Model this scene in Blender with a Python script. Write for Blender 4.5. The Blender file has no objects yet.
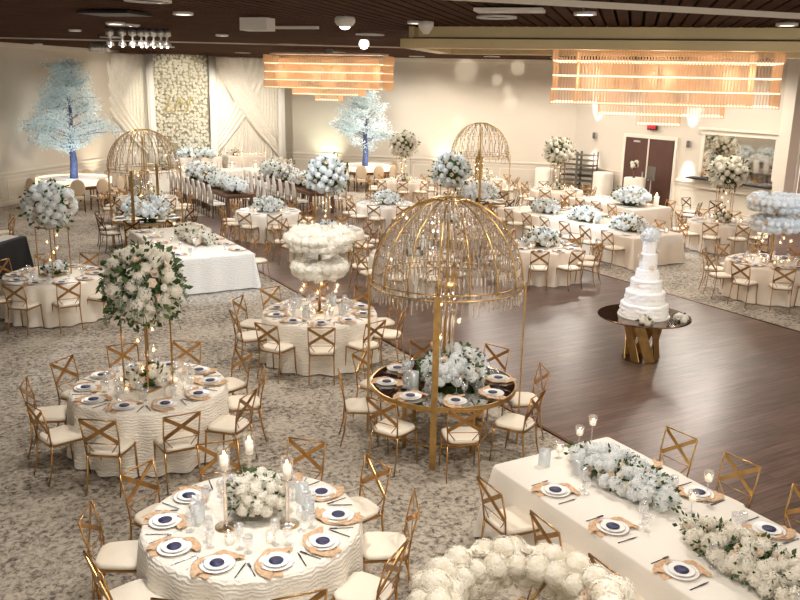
import bpy, math, random
from mathutils import Vector, Matrix, noise
import numpy as np
R_=random.Random(7)
pi=math.pi; sin=math.sin; cos=math.cos
sc=bpy.context.scene; COL=sc.collection
# ------------------------------------------------------------------ camera
F,T,RO,H=844.16,math.radians(14.515),math.radians(1.199),4.422
PH=math.radians(30.2)
def rotz(v,a): return Vector((cos(a)*v[0]-sin(a)*v[1],sin(a)*v[0]+cos(a)*v[1],v[2]))
_fw=Vector((0,cos(T),-sin(T))); _rt=Vector((1,0,0)); _up=_rt.cross(_fw)
_r2=cos(RO)*_rt+sin(RO)*_up; _u2=-sin(RO)*_rt+cos(RO)*_up
FW,RT,UP=[rotz(v,-PH) for v in (_fw,_r2,_u2)]
CAMP=Vector((0,0,H))
cd=bpy.data.cameras.new('camera'); cam=bpy.data.objects.new('camera',cd); COL.objects.link(cam)
cam.matrix_world=Matrix(((RT.x,UP.x,-FW.x,0),(RT.y,UP.y,-FW.y,0),(RT.z,UP.z,-FW.z,H),(0,0,0,1)))
cd.sensor_width=36; cd.lens=F*36/800; cd.clip_end=200; sc.camera=cam
def G(u,v,z=0):
    d=FW*F+RT*(u-400)-UP*(v-300); return CAMP+d*((z-H)/d.z)
def clock(c,p):
    d=Vector((p[0]-c[0],p[1]-c[1],0)); f=Vector((FW.x,FW.y,0)).normalized(); r=Vector((RT.x,RT.y,0)).normalized()
    h=round(math.degrees(math.atan2(d.dot(r),d.dot(f)))/30)%12
    return ['twelve','one','two','three','four','five','six','seven','eight','nine','ten','eleven'][h]+" o'clock"
# ------------------------------------------------------------------ materials
def lin(c):
    f=lambda x: x/12.92 if x<=.04045 else ((x+.055)/1.055)**2.4
    return tuple(f(x/255) for x in c)+(1,)
def mat(name,c,rough=.6,metal=0,var=0,vs=8,bump=0,bs=60,emit=0,ec=None,spec=.5,trans=0,c2=None,sss=0):
    m=bpy.data.materials.new(name); m.use_nodes=True; n=m.node_tree.nodes; l=m.node_tree.links; b=n['Principled BSDF']
    b.inputs['Base Color'].default_value=lin(c); b.inputs['Roughness'].default_value=rough; b.inputs['Metallic'].default_value=metal
    b.inputs['Specular IOR Level'].default_value=spec
    tc=n.new('ShaderNodeTexCoord')
    if var or c2:
        t=n.new('ShaderNodeTexNoise'); t.inputs['Scale'].default_value=vs; t.inputs['Detail'].default_value=4
        l.new(tc.outputs['Object'],t.inputs['Vector'])
        r=n.new('ShaderNodeValToRGB'); l.new(t.outputs['Fac'],r.inputs['Fac'])
        k=1-var; lc=lin(c)
        r.color_ramp.elements[0].position=.35; r.color_ramp.elements[1].position=.65
        r.color_ramp.elements[0].color=lin(c2) if c2 else (lc[0]*k,lc[1]*k,lc[2]*k,1); r.color_ramp.elements[1].color=lc
        l.new(r.outputs['Color'],b.inputs['Base Color'])
    if bump:
        t=n.new('ShaderNodeTexNoise'); t.inputs['Scale'].default_value=bs; l.new(tc.outputs['Object'],t.inputs['Vector'])
        bp=n.new('ShaderNodeBump'); bp.inputs['Strength'].default_value=bump; bp.inputs['Distance'].default_value=.01
        l.new(t.outputs['Fac'],bp.inputs['Height']); l.new(bp.outputs['Normal'],b.inputs['Normal'])
    if emit: b.inputs['Emission Color'].default_value=lin(ec or c); b.inputs['Emission Strength'].default_value=emit
    return m
def glassy(name,tint,gloss=.35,rough=.08,diff=0,base=(255,255,255),trans_tint=(255,255,255)):
    m=bpy.data.materials.new(name); m.use_nodes=True; n=m.node_tree.nodes; l=m.node_tree.links; n.clear()
    o=n.new('ShaderNodeOutputMaterial'); tr=n.new('ShaderNodeBsdfTransparent'); tr.inputs[0].default_value=lin(trans_tint)
    g=n.new('ShaderNodeBsdfGlossy'); g.inputs['Color'].default_value=lin(tint); g.inputs['Roughness'].default_value=rough
    mx=n.new('ShaderNodeMixShader'); mx.inputs[0].default_value=gloss
    l.new(tr.outputs[0],mx.inputs[1]); l.new(g.outputs[0],mx.inputs[2]); last=mx
    if diff:
        d=n.new('ShaderNodeBsdfTranslucent'); d.inputs[0].default_value=lin(base)
        d2=n.new('ShaderNodeBsdfDiffuse'); d2.inputs[0].default_value=lin(base)
        a=n.new('ShaderNodeMixShader'); l.new(d.outputs[0],a.inputs[1]); l.new(d2.outputs[0],a.inputs[2])
        m2=n.new('ShaderNodeMixShader'); m2.inputs[0].default_value=diff; l.new(mx.outputs[0],m2.inputs[1]); l.new(a.outputs[0],m2.inputs[2]); last=m2
    l.new(last.outputs[0],o.inputs[0]); return m
def leafy(name,c,c2,tr=.35):
    m=bpy.data.materials.new(name); m.use_nodes=True; n=m.node_tree.nodes; l=m.node_tree.links; n.clear()
    o=n.new('ShaderNodeOutputMaterial'); d=n.new('ShaderNodeBsdfDiffuse'); t=n.new('ShaderNodeBsdfTranslucent'); mx=n.new('ShaderNodeMixShader'); mx.inputs[0].default_value=tr
    tc=n.new('ShaderNodeTexCoord'); ns=n.new('ShaderNodeTexNoise'); ns.inputs['Scale'].default_value=14; l.new(tc.outputs['Object'],ns.inputs['Vector'])
    r=n.new('ShaderNodeValToRGB'); r.color_ramp.elements[0].position=.4; r.color_ramp.elements[1].position=.6
    r.color_ramp.elements[0].color=lin(c); r.color_ramp.elements[1].color=lin(c2); l.new(ns.outputs['Fac'],r.inputs['Fac'])
    l.new(r.outputs[0],d.inputs[0]); l.new(r.outputs[0],t.inputs[0]); l.new(d.outputs[0],mx.inputs[1]); l.new(t.outputs[0],mx.inputs[2]); l.new(mx.outputs[0],o.inputs[0]); return m
M={}
M['cloth']=mat('ivory_linen',(242,236,226),.8,bump=.25,bs=40)
def ruffle(name,c,c2,axis='Z',s=26,dist=3,strength=.9,wave='BANDS'):
    m=mat(name,c,.75); n=m.node_tree.nodes; l=m.node_tree.links; b=n['Principled BSDF']; tc=n.new('ShaderNodeTexCoord')
    w=n.new('ShaderNodeTexWave'); w.bands_direction=axis; w.inputs['Scale'].default_value=s; w.inputs['Distortion'].default_value=dist; w.inputs['Detail'].default_value=2; w.inputs['Detail Scale'].default_value=1.5
    l.new(tc.outputs['Object'],w.inputs['Vector']); bp=n.new('ShaderNodeBump'); bp.inputs['Strength'].default_value=strength; bp.inputs['Distance'].default_value=.012
    l.new(w.outputs['Fac'],bp.inputs['Height']); l.new(bp.outputs['Normal'],b.inputs['Normal'])
    r=n.new('ShaderNodeValToRGB'); r.color_ramp.elements[0].color=lin(c2); r.color_ramp.elements[1].color=lin(c); l.new(w.outputs['Fac'],r.inputs['Fac']); l.new(r.outputs[0],b.inputs['Base Color']); return m
M['ruffle']=ruffle('waved_satin',(243,237,226),(232,224,210),'Z',9,7,.6)
M['ripple']=ruffle('pleated_satin',(243,237,226),(235,227,213),'Z',7,9,.45)
M['plain']=mat('satin_cloth',(242,234,221),.55,var=.06,vs=3)
M['beige']=mat('beige_satin',(232,219,203),.55,var=.06,vs=3)
M['black_cloth']=mat('black_cloth',(22,22,24),.8)
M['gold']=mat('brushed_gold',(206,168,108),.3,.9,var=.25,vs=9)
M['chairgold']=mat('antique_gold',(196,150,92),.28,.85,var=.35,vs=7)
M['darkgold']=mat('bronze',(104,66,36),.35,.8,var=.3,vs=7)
M['brown']=mat('walnut_wood',(112,74,52),.45,var=.35,vs=12)
M['cushion']=mat('ivory_cushion',(240,230,212),.75,bump=.12,bs=12)
M['oval']=mat('oatmeal_linen',(206,184,156),.8,bump=.1)
M['sash']=mat('white_slipcover',(226,222,214),.8)
M['porcelain']=mat('white_porcelain',(246,244,240),.18)
M['navy']=mat('navy_card',(48,50,86),.5)
M['blush']=mat('peach_gauze',(226,188,150),.9,var=.3,vs=26,bump=.8,bs=55)
M['steel']=mat('polished_steel',(214,212,208),.35,.75)
M['glass']=glassy('clear_glass',(255,255,255),.22,.04,.10,(235,240,245))
M['frost']=glassy('frosted_vase_glass',(255,255,255),.2,.2,.45,(228,234,236))
M['crystal']=glassy('cut_crystal',(255,248,240),.62,.04,.14,(240,232,222),(248,243,238))
M['wax']=mat('candle_wax',(246,240,226),.5,emit=.12,ec=(255,225,180))
M['flame']=mat('flame',(255,214,150),.5,emit=14,ec=(255,190,110))
M['bloom']=leafy('white_petals',(252,248,238),(242,236,220),.25)
M['bloomcool']=leafy('cool_white_petals',(250,251,250),(236,242,242),.25)
M['rose']=leafy('blush_rose_petals',(240,218,198),(250,238,222),.25)
M['leaf']=leafy('green_leaves',(52,72,44),(98,116,76),.2)
M['leaf2']=leafy('sage_leaves',(84,104,84),(132,150,124),.25)
M['mirror']=mat('mirror_glass',(222,220,214),.04,1)
M['smoked']=mat('smoked_mirror',(120,98,80),.06,.9)
M['icing']=mat('white_icing',(248,246,242),.45,bump=.35,bs=30)
M['wall']=mat('warm_white_plaster',(208,198,182),.85,var=.03,vs=.6)
M['wallside']=mat('rose_beige_panel',(206,182,164),.8)
M['trim']=mat('cream_trim',(222,212,196),.6)
M['drape']=leafy('sheer_drape',(246,240,228),(240,232,216),.15)
M['door']=mat('dark_brown_door',(84,54,44),.45,var=.15,vs=3)
M['ceildark']=mat('ceiling_void',(40,26,20),.9)
M['slat']=mat('brown_ceiling_board',(78,50,34),.95,var=.25,vs=1.5,spec=.1)
M['coffer']=mat('pale_gold_panel',(222,202,154),.38,.35,var=.12,vs=1.2)
M['white']=mat('white_paint',(232,228,220),.6)
M['lampface']=mat('lamp_face',(255,250,240),.5,emit=5,ec=(255,244,228))
M['led']=mat('warm_led_bar',(255,232,208),.5,emit=1.1,ec=(255,226,196))
M['rods']=glassy('peach_glass_rods',(255,240,220),.25,.15,.6,(248,226,198),(255,244,232))
M['barlight']=mat('bar_led',(255,236,206),.5,emit=.75,ec=(255,228,190))
M['trunk']=mat('tree_trunk',(84,90,122),.8,bump=.5,bs=20,var=.4,vs=10)
M['branch']=mat('tree_branch',(150,146,156),.8)
M['blossom']=leafy('pale_blossom',(238,244,244),(206,218,214),.35)
M['redglass']=mat('red_glass',(190,30,40),.15)
M['initgold']=mat('matte_gold',(176,160,96),.5,.3)
M['cutlery']=mat('dark_silver',(112,110,122),.25,.9)
M['wallgreen']=mat('muted_moss',(196,186,160),.9,var=.3,vs=9)
M['black']=mat('black_metal',(28,26,26),.5)
M['grey']=mat('grey_metal',(112,106,98),.5,.4)
M['red']=mat('red_sign_face',(200,30,40),.5,emit=1.6,ec=(255,30,50))
M['pinklamp']=mat('violet_lamp',(240,180,250),.5,emit=6,ec=(235,150,255))
# carpet
def carpet():
    m=mat('patterned_carpet',(160,148,132),.95); n=m.node_tree.nodes; l=m.node_tree.links; b=n['Principled BSDF']; tc=n.new('ShaderNodeTexCoord')
    a=n.new('ShaderNodeTexNoise'); a.inputs['Scale'].default_value=15; a.inputs['Detail'].default_value=7; a.inputs['Roughness'].default_value=.78; a.inputs['Distortion'].default_value=.5
    l.new(tc.outputs['Object'],a.inputs['Vector'])
    b2=n.new('ShaderNodeTexNoise'); b2.inputs['Scale'].default_value=1.3; b2.inputs['Detail'].default_value=3; l.new(tc.outputs['Object'],b2.inputs['Vector'])
    ad=n.new('ShaderNodeMath'); ad.operation='MULTIPLY_ADD'; ad.inputs[1].default_value=.22; l.new(b2.outputs['Fac'],ad.inputs[0]); l.new(a.outputs['Fac'],ad.inputs[2])
    r=n.new('ShaderNodeValToRGB'); e=r.color_ramp.elements; e[0].position=.50; e[0].color=lin((84,76,70)); e[1].position=.64; e[1].color=lin((182,172,157))
    q=e.new(.56); q.color=lin((140,131,119)); q=e.new(.78); q.color=lin((200,191,176))
    l.new(ad.outputs[0],r.inputs['Fac']); l.new(r.outputs[0],b.inputs['Base Color']); return m
M['carpet']=carpet()
def planks():
    m=mat('walnut_planks',(100,84,76),.3); n=m.node_tree.nodes; l=m.node_tree.links; b=n['Principled BSDF']; tc=n.new('ShaderNodeTexCoord')
    br=n.new('ShaderNodeTexBrick'); br.inputs['Scale'].default_value=1; br.inputs['Brick Width'].default_value=1.4; br.inputs['Row Height'].default_value=.16
    br.inputs['Mortar Size'].default_value=.004; br.inputs['Color1'].default_value=lin((122,100,90)); br.inputs['Color2'].default_value=lin((102,83,75)); br.inputs['Mortar'].default_value=lin((64,52,46))
    l.new(tc.outputs['Object'],br.inputs['Vector'])
    mp=n.new('ShaderNodeMapping'); mp.inputs['Scale'].default_value=(1.2,16,1); l.new(tc.outputs['Object'],mp.inputs[0])
    ns=n.new('ShaderNodeTexNoise'); ns.inputs['Scale'].default_value=1.4; ns.inputs['Detail'].default_value=5; l.new(mp.outputs[0],ns.inputs['Vector'])
    r=n.new('ShaderNodeValToRGB'); r.color_ramp.elements[0].position=.3; r.color_ramp.elements[0].color=(.5,.48,.47,1); r.color_ramp.elements[1].position=.72; r.color_ramp.elements[1].color=(1.15,1.15,1.15,1)
    l.new(ns.outputs['Fac'],r.inputs['Fac']); mx=n.new('ShaderNodeMix'); mx.data_type='RGBA'; mx.blend_type='MULTIPLY'; mx.inputs[0].default_value=1
    l.new(br.outputs['Color'],mx.inputs[6]); l.new(r.outputs[0],mx.inputs[7]); l.new(mx.outputs[2],b.inputs['Base Color']); return m
M['planks']=planks()
# ------------------------------------------------------------------ mesh builder
class MB:
    def __init__(s): s.v=[]; s.f=[]
    def add(s,vs,fs):
        o=len(s.v); s.v+= [tuple(x) for x in vs]; s.f+=[tuple(i+o for i in f) for f in fs]; return s
    def box(s,c,d,M4=None):
        x,y,z=[k/2 for k in d]
        vs=[Vector((c[0]+a*x,c[1]+b*y,c[2]+e*z)) for a in(-1,1) for b in(-1,1) for e in(-1,1)]
        if M4: vs=[M4@v for v in vs]
        return s.add(vs,[(0,1,3,2),(4,6,7,5),(0,4,5,1),(2,3,7,6),(0,2,6,4),(1,5,7,3)])
    def tube(s,pts,r,n=6,closed=False,rs=None):
        pts=[Vector(p) for p in pts]; N=len(pts); vs=[]; prev=None
        for i,p in enumerate(pts):
            if closed: t=pts[(i+1)%N]-pts[i-1]
            else: t=pts[min(i+1,N-1)]-pts[max(i-1,0)]
            t.normalize(); a=prev if prev is not None else (Vector((0,0,1)) if abs(t.z)<.9 else Vector((1,0,0)))
            a=(a-t*a.dot(t)).normalized(); prev=a; b=t.cross(a); rr=rs[i] if rs else r
            for k in range(n):
                w=2*pi*k/n; vs.append(p+(a*cos(w)+b*sin(w))*rr)
        fs=[]
        for i in range(N if closed else N-1):
            j=(i+1)%N
            for k in range(n): k2=(k+1)%n; fs.append((i*n+k,i*n+k2,j*n+k2,j*n+k))
        if not closed: fs+=[tuple(range(n))[::-1],tuple((N-1)*n+k for k in range(n))]
        return s.add(vs,fs)
    def bar(s,a,b,w,t,up=(0,1,0)):
        a=Vector(a);b=Vector(b);d=(b-a).normalized();n=Vector(up);n=(n-d*n.dot(d)).normalized();q=d.cross(n)
        vs=[p+q*(i*w/2)+n*(j*t/2) for p in(a,b) for i,j in((-1,-1),(1,-1),(1,1),(-1,1))]
        return s.add(vs,[(3,2,1,0),(4,5,6,7),(0,1,5,4),(1,2,6,5),(2,3,7,6),(3,0,4,7)])
    def lathe(s,prof,n=16,c=(0,0,0),wob=None,cap=True):
        vs=[]
        for j,(r,z) in enumerate(prof):
            for k in range(n):
                a=2*pi*k/n; rr=r*(1+(wob(a,z) if wob else 0)); vs.append((c[0]+rr*cos(a),c[1]+rr*sin(a),c[2]+z))
        fs=[(j*n+k,j*n+(k+1)%n,(j+1)*n+(k+1)%n,(j+1)*n+k) for j in range(len(prof)-1) for k in range(n)]
        if cap: fs+=[tuple(range(n))[::-1],tuple((len(prof)-1)*n+k for k in range(n))]
        return s.add(vs,fs)
    def sphere(s,c,r,n=10,sq=(1,1,1)):
        m=max(4,n//2); vs=[(c[0],c[1],c[2]-r*sq[2])]
        for j in range(1,m):
            t=-pi/2+pi*j/m
            for k in range(n): a=2*pi*k/n; vs.append((c[0]+r*cos(t)*cos(a)*sq[0],c[1]+r*cos(t)*sin(a)*sq[1],c[2]+r*sin(t)*sq[2]))
        vs.append((c[0],c[1],c[2]+r*sq[2])); L=len(vs)-1
        fs=[(0,1+(k+1)%n,1+k) for k in range(n)]
        for j in range(m-2):
            for k in range(n): a=1+j*n; fs.append((a+k,a+(k+1)%n,a+n+(k+1)%n,a+n+k))
        a=1+(m-2)*n; fs+=[(a+k,a+(k+1)%n,L) for k in range(n)]
        return s.add(vs,fs)
    def mesh(s,name,m,smooth=True):
        me=bpy.data.meshes.new(name); me.from_pydata(s.v,[],s.f); me.update()
        if smooth: me.polygons.foreach_set('use_smooth',[True]*len(me.polygons))
        me.materials.append(M[m] if isinstance(m,str) else m); return me
def link(name,me,parent=None,mw=None,kind=None,label=None,cat=None,group=None):
    o=bpy.data.objects.new(name,me); COL.objects.link(o)
    if parent is not None: o.parent=parent
    if mw is not None: o.matrix_basis=mw
    tag(o,label,cat,group,kind); return o
def tag(o,label=None,cat=None,group=None,kind=None):
    if label: o['label']=label
    if cat: o['category']=cat
    if group: o['group']=group
    if kind: o['kind']=kind
    return o
def empty(name,loc,rz=0,label=None,cat=None,group=None,s=1):
    o=bpy.data.objects.new(name,None); COL.objects.link(o); o.location=loc; o.rotation_euler=(0,0,rz); o.scale=(s,s,s); o.empty_display_size=.1
    return tag(o,label,cat,group)
def TR(x=0,y=0,z=0,rz=0,s=1,rx=0,ry=0):
    return Matrix.Translation((x,y,z))@Matrix.Rotation(rz,4,'Z')@Matrix.Rotation(ry,4,'Y')@Matrix.Rotation(rx,4,'X')@Matrix.Scale(s,4)
def struct(name,mb,m,smooth=False,**k): return link(name,mb.mesh(name,m,smooth),kind='structure',**k)
def spawn(tpl,loc,rz,label,cat,group=None,s=1):
    """tpl = (name, mesh-or-None, [(part name, mesh, matrix, [subparts])])"""
    name,me,parts=tpl
    o=bpy.data.objects.new(name,me); COL.objects.link(o); o.location=loc; o.rotation_euler=(0,0,rz); o.scale=(s,s,s); tag(o,label,cat,group)
    for pn,pm,mw,subs in parts:
        c=link(pn,pm,o,mw)
        for sn,sm,sw in subs: link(sn,sm,c,sw)
    return o
def light(name,kind,loc,energy,color=(255,243,228),size=.5,target=None,angle=60,blend=.6,sy=None):
    d=bpy.data.lights.new(name,kind); d.energy=energy; d.color=lin(color)[:3]
    if kind=='AREA':
        d.size=size
        if sy: d.shape='RECTANGLE'; d.size_y=sy
    elif kind=='SPOT': d.spot_size=math.radians(angle); d.spot_blend=blend; d.shadow_soft_size=size
    else: d.shadow_soft_size=size
    o=bpy.data.objects.new(name,d); COL.objects.link(o); o.location=loc
    if target is not None: o.rotation_euler=(Vector(target)-Vector(loc)).to_track_quat('-Z','Y').to_euler()
    return o
ZC=5.42
def txt(name,fc):
    t=bpy.data.objects.new('t',fc); COL.objects.link(t); bpy.context.view_layer.update(); me=bpy.data.meshes.new_from_object(t.evaluated_get(bpy.context.evaluated_depsgraph_get()))
    bpy.data.objects.remove(t); o=bpy.data.objects.new(name,me); COL.objects.link(o); return o
# ------------------------------------------------------------------ room shell
struct('floor',MB().box((8,17,-.06),(36,50,.1)),'carpet')
link('dance_floor',MB().box((10.57,11.6,-.003),(7.26,31,.022)).mesh('dance_floor','planks',False),kind='structure')
link('trim_1',MB().box((6.93,11.6,.004),(.05,31,.022)).box((14.21,11.6,.004),(.05,31,.022)).mesh('trim','darkgold',False),kind='structure')
struct('ceiling',MB().box((8,18,ZC+.16),(37,44,.06)),'ceildark')
def slats():
    b=MB(); e1=Vector((1,1,0)).normalized(); e2=Vector((1,-1,0)).normalized(); c=Vector((9,17,0)); p=.2
    for i in range(-129,130):
        s=i*p; L=25-max(0,abs(s)-4)*.95
        if L<1: continue
        o=c+e2*s; b.bar(o-e1*L+Vector((0,0,ZC+.02)),o+e1*L+Vector((0,0,ZC+.02)),.155,.05,(0,0,1))
    return b
o=struct('ceiling_boards',slats(),'slat'); o.name='ceiling_board_panel'
def wall(name,a,b,z0=0,z1=ZC+.1,t=.15,m='wall'):
    a=Vector((a[0],a[1],0)); b=Vector((b[0],b[1],0)); d=b-a; n=Vector((-d.y,d.x,0)).normalized()
    mb=MB(); c=(a+b)/2; M4=Matrix.Translation(c)@Matrix.Rotation(math.atan2(d.y,d.x),4,'Z')
    mb.box((0,t/2,(z0+z1)/2),(d.length+.02,t,z1-z0),M4)
    struct(name,mb,m); return M4,d.length
# walls: interior lies to the right of a->b, thickness outside
W={}
P0=(-7,22.0);P1=(8.0,37.0);P2=(15.2,37.0);P3=(24.5,27.7);P4=(24.5,17.4)
W['c']=wall('wall_left',P0,P1); W['d']=wall('wall_back',P1,P2); W['w1']=wall('wall_corner',P2,P3); W['w2']=wall('wall_right',P3,P4)
W['w3']=wall('wall_side',(24.9,17.3),(24.9,4),m='wallside')
wall('wall_outer',(-7,2),P0)
def rail(M4,L,segs=None,name='trim_2'):
    b=MB()
    for (s,e) in (segs or [(-L/2,L/2)]):
        b.box(((s+e)/2,-.02,1.13),(e-s,.05,.07),M4); b.box(((s+e)/2,-.012,1.0),(e-s,.03,.03),M4); b.box(((s+e)/2,-.012,.09),(e-s,.03,.18),M4)
        b.box(((s+e)/2,-.03,ZC-.08),(e-s,.08,.16),M4)
        x=s+.3
        while x+1.7<e:
            for q in (x,x+1.6): b.box((q,-.008,.55),(.03,.02,.6),M4)
            for z in (.25,.85): b.box((x+.8,-.008,z),(1.63,.02,.03),M4)
            x+=1.95
    struct(name,b,'trim')
rail(*W['c'],name='baseboard_left'); rail(*W['w1'],name='baseboard_corner')
L2=W['w2'][1]; # local x runs from Y=27.7 (-L/2) to Y=17.4 (+L/2)
yl=lambda Y:(27.7-Y)-L2/2
rail(W['w2'][0],L2,[(-L2/2,yl(24.75)),(yl(22.05),L2/2)],name='baseboard_right')
rail(*W['w3'],name='baseboard_side')
# wooden cornice at the top of the drape wall
struct('trim_3',MB().box((11.6,36.55,5.36),(7.4,.12,.14)),'brown')
# pilaster at the end of the right wall
struct('column_right',MB().box((24.35,17.45,2.75),(.5,.42,5.5)).box((24.62,17.2,2.75),(.1,.06,5.5)),'trim')
# double door
def door():
    b=MB(); x=24.47
    for Y in (22.1,24.7): b.box((x,Y,1.27),(.14,.12,2.54))
    b.box((x,23.4,2.58),(.14,2.72,.12)); link('door_1',b.mesh('door_1','trim',False),kind='structure')
    r=bpy.data.objects['door_1']
    for Y in (22.79,24.01): 
        l=link('door_leaf',MB().box((24.42,Y,1.26),(.06,1.2,2.5)).mesh('leaf','door',False),r)
        link('door_handle',MB().box((24.36,Y+(.45 if Y<23 else -.45),1.1),(.05,.04,.3)).mesh('h','steel',False),l)
    link('door_closer',MB().box((24.37,24.0,2.38),(.06,.3,.06)).mesh('dc','steel',False),r)
    link('astragal',MB().box((24.38,23.4,1.26),(.04,.05,2.5)).mesh('as','trim',False),r)
door()
# exit sign
es=link('exit_sign',MB().box((24.38,23.3,2.97),(.08,.46,.24)).mesh('exit','black',False),label='small black EXIT sign with red glowing letters above the double doors',cat='exit sign')
fc=bpy.data.curves.new('exit_letters','FONT'); fc.body='EXIT'; fc.size=.22; fc.align_x='CENTER'; fc.align_y='CENTER'; fc.extrude=.006; fc.materials.append(M['red'])
fo=txt('letters',fc); fo.parent=es; fo.matrix_basis=Matrix.Translation((24.325,23.3,2.97))@Matrix.Rotation(-pi/2,4,'Z')@Matrix.Rotation(pi/2,4,'X')
# mirror recess
mr=empty('wall_mirror',(24.45,19.4,0),0,'wide framed mirror panel above a dark ledge beside the pilaster','mirror')
link('frame',MB().box((0,0,2.93),(.16,3.2,.16)).box((-.04,0,3.04),(.24,3.3,.07)).box((0,1.5,2.2),(.1,.12,1.4)).box((0,-1.5,2.2),(.1,.12,1.4)).mesh('fr','trim',False),mr)
link('mirror_pane',MB().box((-.0,0,2.1),(.03,2.92,1.56)).mesh('mi','mirror',False),mr)
link('ledge',MB().box((-.16,.1,1.3),(.36,3.5,.06)).mesh('le','black',False),mr)
link('apron',MB().box((-.03,0,1.1),(.08,3.2,.3)).mesh('ap','trim',False),mr)
# sconces
def sconce(Y,lab):
    r=empty('wall_sconce',(24.4,Y,2.45),0,lab,'wall lamp','wall sconces')
    link('backplate',MB().box((.03,0,0),(.06,.14,.22)).mesh('bp','steel',False),r)
    link('lamp_shade',MB().lathe([(.05,-.12),(.06,-.1),(.06,.1),(.05,.12)],10,(-.05,0,0)).mesh('ls','grey'),r)
    for s in (1,-1):
        light('sconce_lamp','SPOT',(24.16,Y,2.45+s*.16),170,(255,246,232),.04,(24.42,Y,2.45+s*1.3),52,.9)
sconce(26.4,'slim metal wall lamp between the shelf trolleys and the double doors'); sconce(21.5,'slim metal wall lamp between the double doors and the mirror')
# ------------------------------------------------------------------ templates
def chair_tpl(metal,cush,name='cross_back_chair'):
    P=[]
    c=MB(); n=20; prof=[(.90,.455),(.985,.462),(1,.478),(.985,.496),(.90,.506),(.0,.512)]
    for r,z in prof:
        for k in range(n):
            a=2*pi*k/n; x=cos(a); y=sin(a); q=(abs(x)**5+abs(y)**5)**(-.2)*r; X=x*q*.205; Y=y*q*.205; X*=(1+.10*Y/.2)
            c.v.append((X,Y,z))
    c.f+=[(j*n+k,j*n+(k+1)%n,(j+1)*n+(k+1)%n,(j+1)*n+k) for j in range(len(prof)-1) for k in range(n)]+[tuple(range(n))[::-1]]
    P.append(('seat_cushion',c.mesh('seat_cushion',cush),None,[]))
    f=MB()
    cs=[(-.18,-.19),(.18,-.19),(.205,.19),(-.205,.19)]
    for i in range(4): f.bar((*cs[i],.445),(*cs[(i+1)%4],.445),.02,.018,(0,0,1))
    P.append(('seat_frame',f.mesh('seat_frame',metal,False),None,[]))
    for s in (-1,1):
        P.append(('leg',MB().tube([(s*.2,.185,.45),(s*.205,.195,.2),(s*.21,.215,.0)],.011,5,rs=[.013,.011,.008]).mesh('front_leg',metal),None,[]))
        P.append(('leg',MB().tube([(s*.18,-.19,.45),(s*.185,-.21,.2),(s*.19,-.26,.0)],.011,5,rs=[.013,.011,.008]).mesh('rear_leg',metal),None,[]))
    b=MB()
    for s in (-1,1):
        b.tube([(s*.18,-.19,.44),(s*.195,-.215,.66),(s*.2,-.275,.90)],.0095,5)
        b.tube([(s*.19,-.21,.62),(s*.10,-.195,.5)],.006,4)
    b.tube([(-.2,-.275,.9),(.2,-.275,.9)],.0085,5); b.tube([(-.19,-.21,.6),(.19,-.21,.6)],.006,4)
    P.append(('back_frame',b.mesh('back_frame',metal),None,[]))
    x=MB(); x.bar((-.195,-.212,.62),(.195,-.272,.885),.042,.008); x.bar((.195,-.218,.62),(-.195,-.278,.885),.042,.008)
    P.append(('cross_brace',x.mesh('cross_brace',metal,False),None,[]))
    return (name,None,P)
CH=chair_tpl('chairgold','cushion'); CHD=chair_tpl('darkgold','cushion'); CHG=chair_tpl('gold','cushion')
def oval_tpl():
    P=[('seat_cushion',MB().box((0,0,.46),(.46,.44,.08)).mesh('s','oval',False),None,[])]
    b=MB(); b.sphere((0,-.25,.83),.24,16,(1,.16,1.15)); P.append(('backrest',b.mesh('ob','oval'),None,[]))
    for s in (-1,1):
        P.append(('leg',MB().tube([(s*.2,.18,.43),(s*.2,.2,0)],.018,5).mesh('l','brown'),None,[]))
        P.append(('leg',MB().tube([(s*.19,-.2,.6),(s*.19,-.25,0)],.018,5).mesh('l','brown'),None,[]))
    return ('oval_back_chair',None,P)
OV=oval_tpl()
def cover_tpl():
    P=[('seat_cushion',MB().box((0,0,.46),(.4,.4,.06)).mesh('s','sash',False),None,[])]
    b=MB(); n=9
    for j,(w,z,y) in enumerate([(.15,.50,-.19),(.17,.62,-.2),(.165,.8,-.22),(.12,1.0,-.245),(.08,1.08,-.25)]):
        for k in range(n*2):
            a=2*pi*k/(n*2); b.v.append((w*cos(a)*(1+.06*sin(5*a)),y+.035*sin(a),z))
    m=n*2; b.f+=[(j*m+k,j*m+(k+1)%m,(j+1)*m+(k+1)%m,(j+1)*m+k) for j in range(4) for k in range(m)]+[tuple(4*m+k for k in range(m)),tuple(range(m))[::-1]]
    P.append(('back_cover',b.mesh('bc','sash'),None,[]))
    for s in (-1,1):
        P.append(('leg',MB().tube([(s*.18,.18,.43),(s*.18,.19,0)],.016,5).mesh('l','brown'),None,[]))
        P.append(('leg',MB().tube([(s*.17,-.19,.9),(s*.18,-.22,0)],.016,5).mesh('l','brown'),None,[]))
    return ('covered_chair',None,P)
CV=cover_tpl()
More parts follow.
